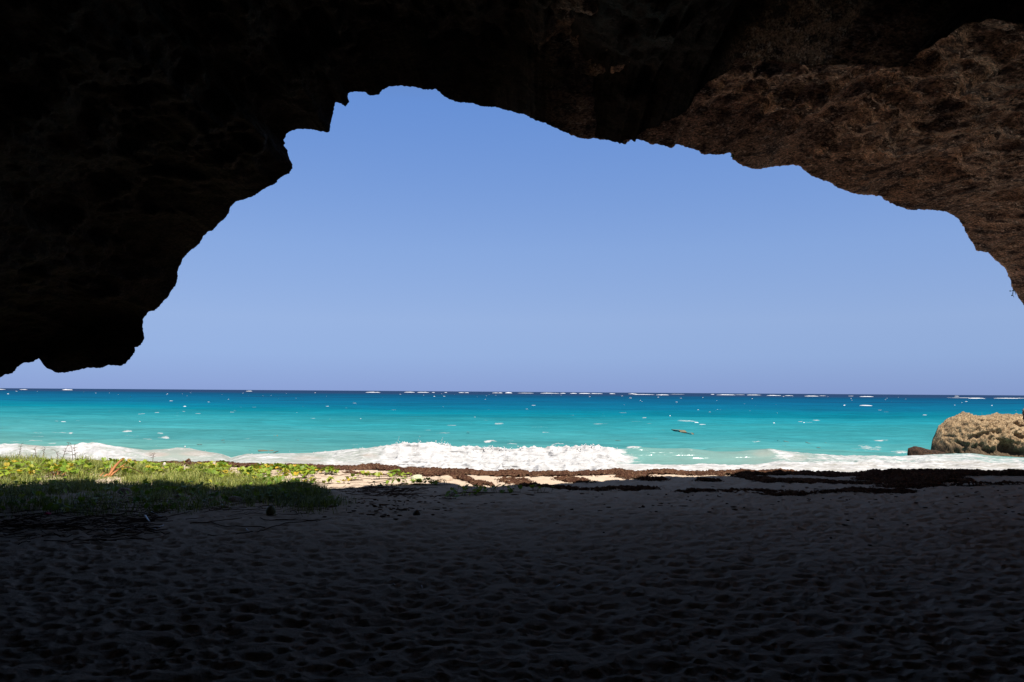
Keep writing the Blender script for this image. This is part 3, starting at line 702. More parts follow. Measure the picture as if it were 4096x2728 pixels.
for cx_, cy_, rx_, ry_, sl_ in PATCH:
    ry_ *= 0.82; dx = px - cx_; dy = py - (cy_ + 1) - sl_ * dx
    ee = 1 - (dx / rx_) ** 2 - (dy / ry_) ** 2 + 1.7 * edge + 0.45 * (fbm(WX * 6, WY * 12, 0, 2, 141) - 0.5)
    th = np.maximum(th, 0.038 * np.clip(ee, 0, 1) ** 0.6); mk = np.maximum(mk, ee)
lump = 0.075 * (fbm(WX * 6, WY * 6, 0, 4, 142, 0.7) - 0.52) + 0.05 * (fbm(WX * 1.7, WY * 2.0, 0, 2, 143) - 0.5)
tuft = 0.05 * (vnoise(WX * 24, WY * 16, 0, 144) - 0.35)
sb = smooth(mk, 0.05, 0.5)
WZ = (sand_z(WX.ravel(), WY.ravel()).reshape(WX.shape) - 0.004) * (1 - sb) + (zt(WX, WY) + 0.012) * sb + th + (lump + tuft) * np.clip(mk * 3, 0, 1)
keep = mk > 0.02
fc = grid_faces(nY2, nU2)
kf = keep.ravel()[fc].all(1)
fc = fc[kf]; used = np.unique(fc); remap = np.full(nY2 * nU2, -1); remap[used] = np.arange(len(used))
r = np.random.default_rng(17)
cand = np.flatnonzero(((mk > -0.28) & (mk < 0.9)).ravel())
wgt = np.where(mk.ravel()[cand] < 0.35, 1.0, 0.35) * WY.ravel()[cand]
pick = r.choice(cand, 15000, p=wgt / wgt.sum())
PW = np.stack([WX.ravel()[pick] + r.normal(0, 0.02, len(pick)), WY.ravel()[pick] + r.normal(0, 0.04, len(pick)), np.where(mk.ravel()[pick] > 0.02, WZ.ravel()[pick] - 0.01, np.maximum(zt(WX, WY).ravel()[pick], sand_z(WX.ravel()[pick], WY.ravel()[pick])) - 0.003)], 1)
gw = Geo(); gw.add(np.stack([WX, WY, WZ], -1).reshape(-1, 3)[used], [remap[fc]])
def blades(g, P, h, lean, wid, var, seed):
    n_ = len(P); r = np.random.default_rng(seed)
    az = r.uniform(0, 2 * math.pi, n_); face = az + math.pi / 2 + r.normal(0, 0.5, n_)
    ld = np.stack([np.cos(az), np.sin(az), np.zeros(n_)], 1); sd = np.stack([np.cos(face), np.sin(face), np.zeros(n_)], 1)
    m1 = P + ld * (lean * h * 0.25)[:, None] + np.array([0, 0, 1]) * (h * 0.5)[:, None]
    tp = P + ld * (lean * h)[:, None] + np.array([0, 0, 1]) * (h * (1 - 0.35 * lean))[:, None]
    w_ = wid[:, None]
    V = np.stack([P - sd * w_, P + sd * w_, m1 + sd * w_ * 0.8, m1 - sd * w_ * 0.8, tp], 1).reshape(-1, 3)
    i = np.arange(n_) * 5
    g.add(V, [np.stack([i, i + 1, i + 2, i + 3], 1), np.stack([i + 3, i + 2, i + 4], 1)], np.repeat(var, 5))
blades(gw, PW, r.uniform(0.012, 0.038, len(PW)), r.uniform(0.8, 2.4, len(PW)), r.uniform(0.006, 0.016, len(PW)), np.zeros(len(PW)), 18)
wr = gw.build('seaweed_wrack', M['wrack'])
tag(wr, 'brown bank and streaks of dried seaweed washed up along the tide line', 'seaweed', kind='stuff')
# loose scraps lying on the sand
g = Geo()
for k in range(420):
    px_ = random.uniform(1000, 4096); py_ = 1940 + abs(random.gauss(0, 60)) + random.uniform(0, 20)
    if random.random() < 0.3: px_ = random.gauss(1550, 140); py_ = random.gauss(2030, 22); 
    P = ground(np.array(px_), np.array(py_)); L = random.uniform(0.010, 0.035) * (2 if random.random() < 0.1 else 1)
    V, F = blob((P[0], P[1], sand_z(P[0], P[1])[0] + 0.006), (L * 1.3, L * random.uniform(0.3, 0.8), random.uniform(0.004, 0.010)), k, 8, 4, 0.5, 3)
    g.add(V, F)
o = g.build('seaweed_scraps', M['wrack']); tag(o, 'dark scraps of dried seaweed strewn over the shaded sand', 'seaweed', kind='stuff')

# ------------------------------------------------------------------ boulders in the surf
def boulder(name, top, cav, Y, depth, mat, seed, step=5.0, rough=0.16, nv=90):
    """rock mesh: traced skyline (photo px, at distance Y), its own depth; cross-sections through y and z"""
    tp = curve(top); px = np.arange(top[0][0], top[-1][0] + step, step)
    T = at(px, tp(px), np.full(len(px), Y)); x = T[:, 0]; zt_ = T[:, 2]
    zb = SEA - 0.6
    n_ = len(x); t = (x - x[0]) / (x[-1] - x[0])
    dep = depth * np.clip(1 - np.abs(2 * t - 1) ** 2.6, 0.02, 1) ** 0.5
    a = np.linspace(0, math.pi, nv)
    sup = lambda c, p: np.sign(c) * np.abs(c) ** p
    Yq = Y + 0.15 * depth - sup(np.cos(a), 0.75)[None] * dep[:, None]
    Zq = zb + (zt_ - zb)[:, None] * (sup(np.sin(a), 0.42))[None]
    Xq = np.broadcast_to(x[:, None], Yq.shape).copy()
    big = fbm(Xq * 0.9, Yq * 0.9, Zq * 1.3, 3, seed, 0.55) - 0.5
    rdg = fbm(Xq * 2.2, Yq * 2.2, Zq * 3.0, 4, seed + 5, 0.6, True) - 0.6
    fin = fbm(Xq * 9, Yq * 9, Zq * 9, 3, seed + 9, 0.65) - 0.5
    face = np.clip(np.abs(np.cos(a)) * 1.5, 0, 1)[None]
    flute = fbm(Xq * 3.2 + 0.8 * Zq, Yq * 0.8, Zq * 0.9, 3, seed + 3, 0.6, True) - 0.6
    face = face * (dep / depth)[:, None]
    Yq = Yq - (np.cos(a) > 0)[None] * face * rough * (2.0 * big + 0.8 * rdg + 1.7 * fin + 1.4 * flute)
    if cav:
        qx, qy = project(np.stack([Xq, Yq, Zq], -1))
        for (cx_, cy_, rx_, ry_, sl_, dp_) in cav:          # hollows worn into the face
            wob = 0.7 * (fbm(Xq * 2.5, Zq * 3.5, 0, 3, seed + 41) - 0.5)
            ee = ((qx - cx_) / rx_) ** 2 + ((qy - cy_ - sl_ * (qx - cx_)) / ry_) ** 2
            Yq = Yq + (np.cos(a) > 0)[None] * (dep / depth)[:, None] * dp_ * np.exp(-np.clip(ee + wob, 0, 9) ** 1.6)
    Zq = Zq + rough * (0.4 * rdg + 0.7 * fin) * (Zq > zb + 0.15)
    Xq = Xq + rough * 0.4 * (big + fin) * (dep / depth)[:, None]
    Xq = np.where(Yq > Y, Xq * Yq / Y, Xq)              # the far side spreads a little
    V = np.stack([Xq, Yq, Zq], -1).reshape(-1, 3)
    F = grid_faces(n_, nv)
    ends = [np.arange(nv)[None, ::-1], ((n_ - 1) * nv + np.arange(nv))[None]]
    return mesh_obj(name, V, [F] + ends, mat)
bo = boulder('boulder', [(3718,1822),(3724,1795),(3727,1772),(3732,1757),(3740,1742),(3747,1722),(3752,1708),(3758,1703),(3770,1694),(3780,1682),(3795,1676),(3812,1670),(3825,1664),(3840,1658),(3848,1650),(3856,1648),(3862,1655),(3875,1658),(3885,1663),(3920,1666),(3945,1664),(3972,1657),(3985,1656),(3998,1660),(4030,1659),(4052,1661),(4064,1656),(4076,1661),(4110,1662),(4200,1672),(4290,1690),(4350,1720),(4385,1770),(4400,1830)], [(3782,1712,14,18,.2,.35),(3850,1700,12,8,.5,.15),(3925,1742,46,9,-.25,.28),(3800,1745,26,5,.15,.2),(3848,1776,26,6,.3,.22),(3965,1752,12,6,0,.15),(4030,1790,34,24,-.1,.55),(4000,1762,22,8,.1,.25),(4080,1745,20,10,.3,.3),(3960,1805,30,10,.1,.3),(3905,1790,24,7,-.4,.2),(4060,1815,60,8,0,.3),(4080,1700,26,10,.3,.2),(3735,1760,10,40,0,.15)], 33.6, 2.0, M['pale_rock'], 200, 2.5, 0.20, 130)
tag(bo, 'big sunlit tan boulder standing in the surf', 'boulder')
lr = boulder('rock', [(3629,1815),(3630,1797),(3634,1793),(3645,1790),(3655,1786),(3663,1786),(3685,1791),(3705,1796),(3730,1800),(3760,1806),(3790,1815)], None, 32.6, 0.5, M['wet_rock'], 230, 2.5, 0.07, 60)
tag(lr, 'low dark wet rock shaped like a wedge beside the big boulder', 'rock')

# ------------------------------------------------------------------ grass
NEAR = curve([(-900,2075),(0,2075),(300,2085),(560,2080),(700,2075),(900,2060),(1060,2035),(1200,2030),(1290,2035),(1300,1990)])
FAR = curve([(-900,1846),(0,1850),(250,1853),(420,1860),(650,1868),(800,1880),(900,1896),(1000,1922),(1100,1946),(1240,1965),(1300,1975)])
g = Geo(); r = np.random.default_rng(5)
N = 15000
px = r.uniform(-700, 1310, N); t = r.uniform(0, 1, N) ** 0.8
fa, ne = FAR(px), NEAR(px); yf = ground(px, fa)[:, 1]; yn = ground(px, ne)[:, 1]
py = None
y = yn + (yf - yn) * r.uniform(0, 1, N); x = (px - 2048) / FPX * y
tuftp = np.stack([x, y], 1)
dens = fbm(x * 0.8, y * 0.8, 0, 3, 300)
frac = (y - yn) / (yf - yn + 1e-6)
okk = r.uniform(0, 1, N) < np.clip(0.03 + 1.5 * frac, 0, 1) * np.maximum(smooth(dens, 0.20, 0.42), smooth(frac, 0.45, 0.7) * 0.9) * np.where(px > 850, 0.6, 1.0)
short = np.ones(N)
for hx, hy, hr, hb in [(432, 1911, 60, 35), (232, 1908, 60, 30), (655, 1873, 22, 40), (735, 1876, 18, 35), (852, 1877, 25, 40), (495, 1982, 45, 40), (722, 1992, 35, 30), (860, 1990, 35, 30), (935, 2012, 45, 35), (190, 2062, 40, 40), (605, 1895, 20, 30), (345, 1885, 30, 30)]:
    qx, qy = project(np.stack([x, y, np.zeros_like(x)], -1))
    short = np.where((np.abs(qx - hx) < hr) & (qy > hy - 14) & (qy < hy + hb), 0.32, short)
tuftp = tuftp[okk]; pxk = px[okk]; frk = frac[okk]; shk = short[okk]
for rep in range(9):
    n_ = len(tuftp)
    P2 = tuftp + r.normal(0, 0.05, (n_, 2))
    P = np.stack([P2[:, 0], P2[:, 1], sand_z(P2[:, 0], P2[:, 1]) - 0.01], 1)
    h = r.uniform(0.08, 0.25, n_) * np.where(pxk < 400, 1.25, 1.0) * (0.6 + 0.5 * frk) * shk * (0.45 + 1.1 * fbm(P[:, 0] * 1.3, P[:, 1] * 1.3, 0, 3, 302))
    v = np.clip(0.42 - 0.26 * (1 - frk) + r.normal(0, 0.22, n_) + 0.25 * (fbm(P[:, 0] * 0.9, P[:, 1] * 0.9, 0, 2, 301) - 0.5), 0, 1)  # shade painted in: blades get darker towards the near edge
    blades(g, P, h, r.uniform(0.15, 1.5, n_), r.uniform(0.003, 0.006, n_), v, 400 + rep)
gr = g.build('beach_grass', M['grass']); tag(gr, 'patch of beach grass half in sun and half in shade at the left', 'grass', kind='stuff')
# tall seed stalks standing out above the turf
stalks = [(72,1840,62),(143,1835,42),(168,1833,40),(248,1838,62),(290,1842,66),(300,1842,58),(232,1840,34),(610,1835,22)]
slab = ['tall brown grass stalk leaning left, leftmost above the turf','thin forked grass stalk against the foam, second from the left','short dark grass stalk leaning right beside the forked one','tall upright grass stalk behind the dark sprig','tallest grass stalk with drooping seed heads against the surf','grass stalk crossing the tallest one just right of it','short dark grass stalk left of the upright one','single thin grass stalk above the vine leaves']
for k, (px_, py_, hp) in enumerate(stalks):
    P = ground(np.array(float(px_)), np.array(py_ + 14.0)); hh = (hp + 14) * P[1] / FPX
    g = Geo(); ln = random.uniform(-0.35, 0.35)
    s = np.linspace(0, 1, 8)
    pth = np.stack([ln * hh * s ** 1.8, 0.05 * s, hh * s], 1)
    V, F = tube(pth, 0.008 * (1 - 0.6 * s), 4); g.add(V, F, 0.9)
    for j in range(9):
        i0 = pth[3 + j % 5]; a = random.uniform(0, 6.28); l_ = random.uniform(0.05, 0.13)
        s2 = np.linspace(0, 1, 4)
        q_ = i0 + np.stack([math.cos(a) * l_ * s2, math.sin(a) * l_ * s2, l_ * (0.9 * s2 - 0.7 * s2 ** 2)], 1)
        V, F = tube(q_, 0.006 * (1 - 0.5 * s2), 3); g.add(V, F, 0.9)
    t_ = g.build('grass_stalk', M['stalk']); t_.location = (P[0], P[1], 0.0); tag(t_, slab[k], 'grass stalk', 'tall grass stalks above the turf')

# ------------------------------------------------------------------ beach morning glory: two-lobed leaves on runners
def leaf(c, size, az, tilt, var, g):
    """notched leaf folded along its midrib"""
    h = 0.5 * size
    out = np.array([[0, -0.95, 0], [0.62, -0.75, 0.16], [1.0, -0.05, 0.30], [0.86, 0.62, 0.26], [0.42, 0.95, 0.14], [0.0, 0.62, 0.0]])
    L = out.copy(); L[:, 0] *= -1
    V = np.concatenate([out, L[1:5]]) * h
    ct, st = math.cos(tilt), math.sin(tilt)
    Rx = np.array([[1, 0, 0], [0, ct, -st], [0, st, ct]])
    ca, sa = math.cos(az), math.sin(az); Rz = np.array([[ca, -sa, 0], [sa, ca, 0], [0, 0, 1]])
    V = V @ Rx.T @ Rz.T + c
    g.add(V, [np.array([[0, 1, 2, 3, 4, 5]]), np.array([[5, 9, 8, 7, 6, 0]])], var)
def leaf_on_stalk(gl, gs, p, hgt, size, var):
    d = random.uniform(0, 6.28); top = np.array([p[0] + math.cos(d) * hgt * 0.4, p[1] + math.sin(d) * hgt * 0.4, p[2] + hgt])
    V, F = tube(np.array([p, (np.array(p) + top) / 2 + [0, 0, hgt * 0.1], top]), 0.0035, 3); gs.add(V, F)
    leaf(top, size, random.uniform(0, 6.28), random.uniform(-0.2, 1.1), var, gl)
gl, gs = Geo(), Geo()
def sow(n_, fx, fy, smin=0.075, smax=0.125, hmin=0.03, hmax=0.13, vm=0.62):
    for k in range(n_):
        px_, py_ = fx(), fy()
        P = ground(np.array(px_), np.array(py_)); z = sand_z(P[0], P[1])[0]
        leaf_on_stalk(gl, gs, (P[0], P[1], z), random.uniform(hmin, hmax), random.uniform(smin, smax), min(1, max(0, random.gauss(vm, 0.22))))
def sow_band(n_, x0, x1, ya, yb, **kw):
    ca, cb = curve(ya), curve(yb)
    for k in range(n_):
        px_ = random.uniform(x0, x1); lo_, hi_ = ca(px_), cb(px_)
        py_ = random.uniform(lo_, hi_)
        if fbm(np.array(px_ / 55.0), np.array(py_ / 14.0), 0, 2, 333) < 0.43: continue
        sow(1, lambda: px_, lambda: py_, **kw)
sow_band(520, 540, 900, [(540,1866),(900,1872)], [(540,1900),(700,1905),(900,1925)])
sow_band(560, 800, 1110, [(800,1876),(1110,1888)], [(800,1915),(1000,1940),(1110,1945)])
sow_band(320, 960, 1350, [(960,1876),(1350,1890)], [(960,1888),(1350,1904)])
sow_band(130, 1080, 1260, [(1080,1895),(1260,1905)], [(1080,1945),(1260,1940)], vm=0.75)
sow_band(420, 0, 560, [(0,1870),(560,1872)], [(0,1935),(560,1915)], hmin=0.10, hmax=0.2)
sow_band(420, 0, 1230, [(0,1930),(1230,1960)], [(0,2060),(600,2060),(1230,2010)], vm=0.42, smin=0.07, smax=0.11)
sow_band(50, 1060, 1240, [(1060,1940),(1240,1952)], [(1060,1965),(1240,1975)], vm=0.3, hmin=0.08, hmax=0.17)
vine = gl.build('beach_morning_glory', M['vine_leaf'], None, False); tag(vine, 'yellow green mat of two-lobed creeping leaves over sunlit sand', 'creeper', kind='stuff')
vs = gs.build('leaf_stalks', M['stem'], vine)
# separate plants out on the open sand
plants = [(1465,1908,7,0.09,'sunlit star of yellow green leaves on the sand, left of the big sprig'),(1545,1918,9,0.10,'largest sunlit leaf sprig in the row left of the pale green stone'),(1578,1902,8,0.10,'upright sunlit sprig at the back of the row by the seaweed'),(1612,1904,6,0.09,'small sunlit sprig right of the upright one by the seaweed'),(1628,1911,5,0.08,'low sunlit sprig touching the seaweed, rightmost of the sunlit row'),(1505,1907,6,0.08,'small yellowish sprig between the star and the largest sprig'),
          (1348,1932,9,0.10,'lone sunlit plant lying low on bare sand'),(1250,1944,5,0.09,'two bright leaves at the very edge of the shade'),(1225,1910,7,0.10,'yellowing plant on sand between the vine mat and the lone plant'),(1415,1918,6,0.08,'thin sunlit sprig between the lone plant and the star'),
          (1613,1938,12,0.10,'dark backlit sprig leftmost in the cluster before the pale stone'),(1655,1936,9,0.09,'dark backlit sprig in the middle of the cluster'),(1690,1939,12,0.10,'dark backlit sprig below the pale green stone\'s right end'),(1762,1938,7,0.08,'dark single bent sprig right of the backlit cluster'),
          (1512,1950,6,0.08,'small dark plant on the shade edge above tangled runners'),(1790,1998,5,0.10,'two round leaves on shaded sand at the near end of a runner'),(1848,1982,9,0.09,'shaded green bush on the runner, its lower part'),(1888,1972,12,0.10,'shaded green bush of round leaves, the fullest on the runner'),(1895,1955,4,0.06,'thin sprig standing up above the fullest shaded bush'),
          (1950,1968,5,0.08,'two shaded leaves right of the fullest bush'),(1985,1970,9,0.10,'upright shaded plant right of the two leaves'),(2042,1967,6,0.09,'small bright green shaded tuft on open sand'),(2130,1960,3,0.09,'single bright shaded leaf below the seaweed streak'),(2165,1966,5,0.07,'low brownish shaded tuft right of the single bright leaf'),
          (1325,2000,4,0.09,'dark leaf pair near the bushy shaded clump'),(1185,1850+32,10,0.11,'sunlit rounded plant in front of the wrack at the end of the vine mat'),(240,2052,8,0.14,'pale yellow green leaves beside the pink scrap'),(605,1895,6,0.13,'broad green leaf on a tall stem at the sunlit edge of the grass'),(345,1885,8,0.12,'bright yellow green plant in the grass left of the palm husk'),(248,1826,5,0.10,'dark sprig silhouetted against the surf above the grass')]
for px_, py_, nl, sz, lab in plants:
    P = ground(np.array(float(px_)), np.array(float(py_) + (14 if py_ < 1830 else 4))); z = sand_z(P[0], P[1])[0]
    t_ = empty('beach_vine', (P[0], P[1], z)); tag(t_, lab, 'plant', 'separate vine plants on the sand')
    a, b = Geo(), Geo()
    spread = 0.022 * nl if py_ > 1830 else 0.05
    for j in range(nl):
        ox = random.gauss(0, spread * 0.6); oy = random.gauss(0, 0.05)
        leaf_on_stalk(a, b, (ox, oy, -0.005), random.uniform(0.03, 0.13) if py_ > 1830 else random.uniform(0.08, 0.2), sz * random.uniform(0.75, 1.15), min(1, max(0, random.gauss(0.6 if py_ < 1945 else 0.45, 0.2))))
    s = np.linspace(-1, 1, 9); pth = np.stack([s * spread * 1.3, 0.03 * np.sin(s * 3), np.full(9, 0.008)], 1)
    if py_ > 1830: V, F = tube(pth, 0.005, 4); b.add(V, F)
    a.build('leaves', M['vine_leaf'], t_, False); b.build('stem', M['stem'], t_)
# clump of dry stems round (1230,2010)
g = Geo(); r = np.random.default_rng(9)
C = ground(np.array(1255.0), np.array(2038.0))
n_ = 900; P2 = np.stack([C[0] + r.normal(0, 0.20, n_), C[1] + r.normal(0.35, 0.35, n_)], 1)
P = np.stack([P2[:, 0], P2[:, 1], sand_z(P2[:, 0], P2[:, 1])], 1)
blades(g, P, r.uniform(0.06, 0.2, n_), r.uniform(0.2, 1.2, n_), r.uniform(0.002, 0.005, n_), np.clip(r.normal(0.15, 0.2, n_), 0, 1), 77)
o = g.build('grass_clump', M['grass']); tag(o, 'dark bushy grass clump at the shaded end of the turf', 'grass clump')
# runners on the sand
def runner(pts, rad=0.006, z=0.01):
    p, t_ = resample(pts, 9.0)
    p[:, 1] += 2.2 * (fbm(t_ / 30.0, pts[0][0] * 0.01, 0, 3, 350) - 0.5)
    Gd = ground(p[:, 0], p[:, 1]); Gd[:, 2] = sand_z(Gd[:, 0], Gd[:, 1]) + z
    k_ = np.ones(5) / 5; zz = np.convolve(np.pad(Gd[:, 2], 2, mode='edge'), k_, 'valid'); Gd[:, 2] = np.maximum(zz, Gd[:, 2])
    return tube(Gd, rad, 5)
for pts, lab in [([(830,2146),(900,2141),(980,2138),(1060,2125),(1110,2112),(1160,2100),(1200,2098),(1270,2094)], 'long dark runner curving across shaded sand below the coconut'),
                 ([(760,2100),(850,2100),(910,2112),(1000,2115),(1060,2120)], 'straight dark runner above the long curving one'),
                 ([(1040,2078),(1060,2090),(1130,2086),(1210,2089),(1280,2090)], 'dark runner starting just under the coconut'),
                 ([(1690,1991),(1740,1986),(1800,1980),(1860,1976),(1930,1972)], 'straight brown runner leading to the shaded green bush'),
                 ([(1440,1965),(1510,1958),(1580,1968),(1640,1972)], 'brown runner at the edge of the shade left of the backlit cluster'),
                 ([(1520,1980),(1570,1976),(1620,1968)], 'short brown runner in the tangle of the shade edge')]:
    V, F = runner(pts); g = Geo(); g.add(V, F); o = g.build('vine_runner', M['stem']); tag(o, lab, 'runner', 'dry vine runners on the sand')
# dead twigs and stems lying in the litter
g = Geo()
for k in range(620):
    u = random.random()
    if u < 0.55: px_ = random.uniform(-200, 640); py_ = random.gauss(2105, 28)
    elif u < 0.75: px_ = random.uniform(300, 1300); py_ = random.gauss(2040, 22)
    elif u < 0.9: px_ = random.uniform(1000, 1650); py_ = random.uniform(1885, 1990)
    else: px_ = random.gauss(1560, 80); py_ = random.gauss(1972, 12)
    P = ground(np.array(px_), np.array(py_)); L = random.uniform(0.12, 0.6); a = random.gauss(0, 0.5)
    s = np.linspace(-0.5, 0.5, 7); bend = random.uniform(-0.3, 0.3)
    X = P[0] + s * L * math.cos(a) - bend * L * s ** 2 * math.sin(a); Yt = P[1] + s * L * math.sin(a) + bend * L * s ** 2
    Zt = sand_z(X, Yt) + 0.008 + random.uniform(0, 0.05) * (0.5 + s)
    V, F = tube(np.stack([X, Yt, Zt], 1), random.uniform(0.002, 0.006), 4); g.add(V, F)
o = g.build('dead_twigs', M['stem']); tag(o, 'tangle of dead twigs and stems along the shaded grass edge', 'twigs', kind='stuff')

# ------------------------------------------------------------------ dried palm pieces
def frond_blade(pts, w0, w1, Y, mat, parent, name, base):
    p, _ = resample(pts, 4.0)
    P = at(p[:, 0], p[:, 1], np.full(len(p), Y)) - base
    s = np.linspace(0, 1, len(P))
    P[:, 1] += 0.05 * np.sin(s * 2.5)
    wd = (w0 + (w1 - w0) * s) * np.clip(np.sin(np.clip(s * 0.93 + 0.07, 0, 1) * math.pi), 0.08, 1) ** 0.6
    T = np.gradient(P, axis=0); T /= np.linalg.norm(T, axis=1)[:, None]
    A = np.cross(T, [0.25, 1, 0.15]); A /= np.linalg.norm(A, axis=1)[:, None]
    Nn = np.cross(A, T)
    prof = [(-1, 0.25), (-0.5, -0.05), (0, -0.15), (0.5, -0.05), (1, 0.25), (0.5, 0.02), (0, -0.07), (-0.5, 0.02)]
    V = np.stack([P + A * (wd * a)[:, None] + Nn * (wd * b)[:, None] for a, b in prof], 1)
    n_, k_ = V.shape[:2]
    i = (np.arange(n_ - 1)[:, None] * k_ + np.arange(k_)).ravel(); j = (np.arange(n_ - 1)[:, None] * k_ + (np.arange(k_) + 1) % k_).ravel()
    return mesh_obj(name, V.reshape(-1, 3), [np.stack([i, j, j + k_, i + k_], 1), np.arange(k_)[None, ::-1], ((n_ - 1) * k_ + np.arange(k_))[None]], mat, True, None, parent)
def palm(base_px, parts, lab):
    B = ground(np.array(base_px[0]), np.array(base_px[1]))
    t_ = empty('palm_husk', B); tag(t_, lab, 'palm husk', 'dried palm husks in the grass')
    for kind, pts, w0, w1 in parts:
        frond_blade(pts, w0, w1, B[1], M['orange'] if kind == 'blade' else M['stalk'], t_, 'sheath' if kind == 'blade' else 'stalk', B)
palm((432.0, 1911.0), [('blade', [(430,1910),(440,1890),(455,1866),(475,1845),(496,1832)], 0.035, 0.025), ('blade', [(434,1911),(450,1893),(472,1874),(492,1860),(500,1852)], 0.032, 0.016), ('blade', [(432,1904),(438,1885),(442,1868),(441,1857)], 0.022, 0.016), ('blade', [(408,1914),(418,1903),(434,1896)], 0.03, 0.02), ('blade', [(392,1912),(402,1898),(414,1888)], 0.014, 0.01),
      ('stalk', [(452,1888),(470,1876),(500,1869),(530,1877),(560,1891),(586,1899)], 0.012, 0.008), ('stalk', [(388,1916),(360,1900),(335,1884),(312,1868)], 0.009, 0.006)], 'orange dried palm husk with upright torn blades in the sunlit grass')
palm((232.0, 1908.0), [('blade', [(236,1904),(236,1888),(230,1872)], 0.018, 0.012), ('blade', [(228,1904),(226,1888),(216,1878)], 0.014, 0.009), ('blade', [(240,1906),(252,1895),(262,1886),(272,1876)], 0.014, 0.008), ('blade', [(222,1903),(204,1892),(175,1882)], 0.012, 0.008), ('stalk', [(222,1908),(238,1890),(246,1880),(265,1881),(300,1894),(332,1906)], 0.008, 0.005)], 'smaller reddish dried palm husk with thin arched stalk, left in the grass')

# ------------------------------------------------------------------ stakes, stones, coconuts and litter
def stake(px_, py_top, py_bot, wpx, lean, lab):
    B = ground(np.array(float(px_)), np.array(py_bot + 6.0)); Hh = (py_bot + 6 - py_top) * B[1] / FPX; w_ = wpx * B[1] / FPX / 2
    s = np.linspace(0, 1, 9); rr = random.Random(px_)
    pth = np.stack([lean * s * Hh, 0 * s, -0.05 + s * (Hh + 0.05)], 1)
    V, F = tube(pth, w_ * (1 - 0.12 * s) * (1 + 0.1 * np.array([rr.uniform(-1, 1) for _ in s])), 7)
    V[-7:, 2] += np.array([rr.uniform(-0.03, 0.03) for _ in range(7)])
    o = mesh_obj('wooden_stake', V, F, M['wood'], False); o.location = (B[0], B[1], 0)
    tag(o, lab, 'stake', 'bleached stakes behind the vines')
stake(852, 1848, 1877, 13, 0.12, 'tallest pale bleached stake standing among the vine leaves')
stake(655, 1854, 1873, 12, 0.05, 'short pale stake in the grass behind green leaves, leftmost thick one')
stake(735, 1860, 1876, 9, 0.1, 'thin small pale stake between the two bigger ones')
stake(590, 1856, 1868, 10, 0.2, 'barely visible reddish stake at the back of the grass')
def stick(p0, p1, rad, lab, mat='bleached', name='stick', lift=0.02):
    pts = [p0, ((p0[0] + p1[0]) / 2, (p0[1] + p1[1]) / 2 + 1), p1]
    p, _ = resample(pts, max(2.0, math.hypot(p1[0] - p0[0], p1[1] - p0[1]) / 8))
    Gd = ground(p[:, 0], p[:, 1]); Gd[:, 2] = sand_z(Gd[:, 0], Gd[:, 1]).max() + lift * 0.5
    s = np.linspace(0, 1, len(p))
    V, F = tube(Gd, rad * (1 - 0.4 * s), 5)
    o = mesh_obj(name, V, F, M[mat]); tag(o, lab, 'stick', 'bleached sticks in the litter')
stick((581,2077), (598,2102), 0.014, 'thick white forked-looking stick lying in dark litter', 'white')
stick((605,2060), (662,2086), 0.007, 'long grey stick slanting across the litter')
stick((614,2126), (655,2110), 0.007, 'pale stick sloping up to the right at the litter edge')
stick((500,2126), (532,2119), 0.006, 'pale bluish stick left of the sloping one')
stick((420,2126), (462,2138), 0.006, 'bright curved white stick at the left litter edge', 'white')
stick((985,2125), (996,2133), 0.007, 'tiny white stick on the long runner', 'white')
stick((2222,2362), (2240,2353), 0.005, 'tiny white stick alone on dark open sand', 'white')
stick((1686,2360), (1690,2373), 0.004, 'small pale twig on the dark sand near the bottom')
stick((680,1846), (697,1860), 0.012, 'pale leaning driftwood stick at the back of the vines', 'wood')
stick((728,1848), (762,1844), 0.015, 'pale plank end lying on the seaweed bank', 'wood')
def stone(px_, py_, wpx, hpx, lab, mat='stone', seed=1, rough=0.25, name='stone'):
    B = ground(np.array(float(px_)), np.array(float(py_))); s = B[1] / FPX
    V, F = blob((0, 0, 0), (wpx * s / 2, wpx * s / 2 * 0.8, hpx * s), seed, 26, 16, rough, 1.8)
    o = mesh_obj(name, V, F, M[mat]); o.location = (B[0], B[1], sand_z(B[0], B[1])[0])
    tag(o, lab, 'stone'); return o
stone(1670, 1927, 54, 25, 'pale greenish stone in the sun behind the backlit sprigs', 'pale_green_stone', 3)
stone(1780, 1926, 62, 20, 'sand-coloured sunlit hump right of the pale green stone', 'sand', 4, 0.2)
stone(495, 1982, 54, 26, 'large pale stone in the shaded grass below the palm husk', 'stone', 5)
stone(722, 1992, 38, 16, 'rounded stone half sunk in shaded grass, middle of three', 'stone', 6)
stone(860, 1990, 38, 16, 'flat stone beside a yellow leaf in the shade', 'stone', 7)
stone(935, 2012, 60, 22, 'broad shaded stone with twigs over it, left of the coconut', 'stone', 8)
stone(606, 2048, 24, 12, 'small round stone in litter left of the broad one', 'stone', 9)
stone(890, 2024, 20, 4, 'small bluish scrap on shaded sand below the broad stone', 'white', 10)
stone(815, 2006, 18, 4, 'small pale green scrap in the shade above the litter', 'white', 11)
stone(1575, 2348, 10, 3, 'tiny bluish white bit on dark open sand', 'white', 12)
stone(3662, 1968, 6, 3, 'tiny white bit at the near edge of the black seaweed', 'white', 13)
stone(2572, 2030, 16, 9, 'dark pebble alone on shaded open sand', 'wet_rock', 14)
stone(2415, 2129, 9, 6, 'small dark pebble nearer than the lone one', 'wet_rock', 15)
stone(1488, 2652, 26, 9, 'dark lump in the black sand at the bottom edge', 'wet_rock', 16)
pk = stone(190, 2062, 26, 9, 'crumpled pink red scrap in the shaded litter', 'pink', 17, 0.45, 'plastic_scrap'); pk['category'] = 'litter'
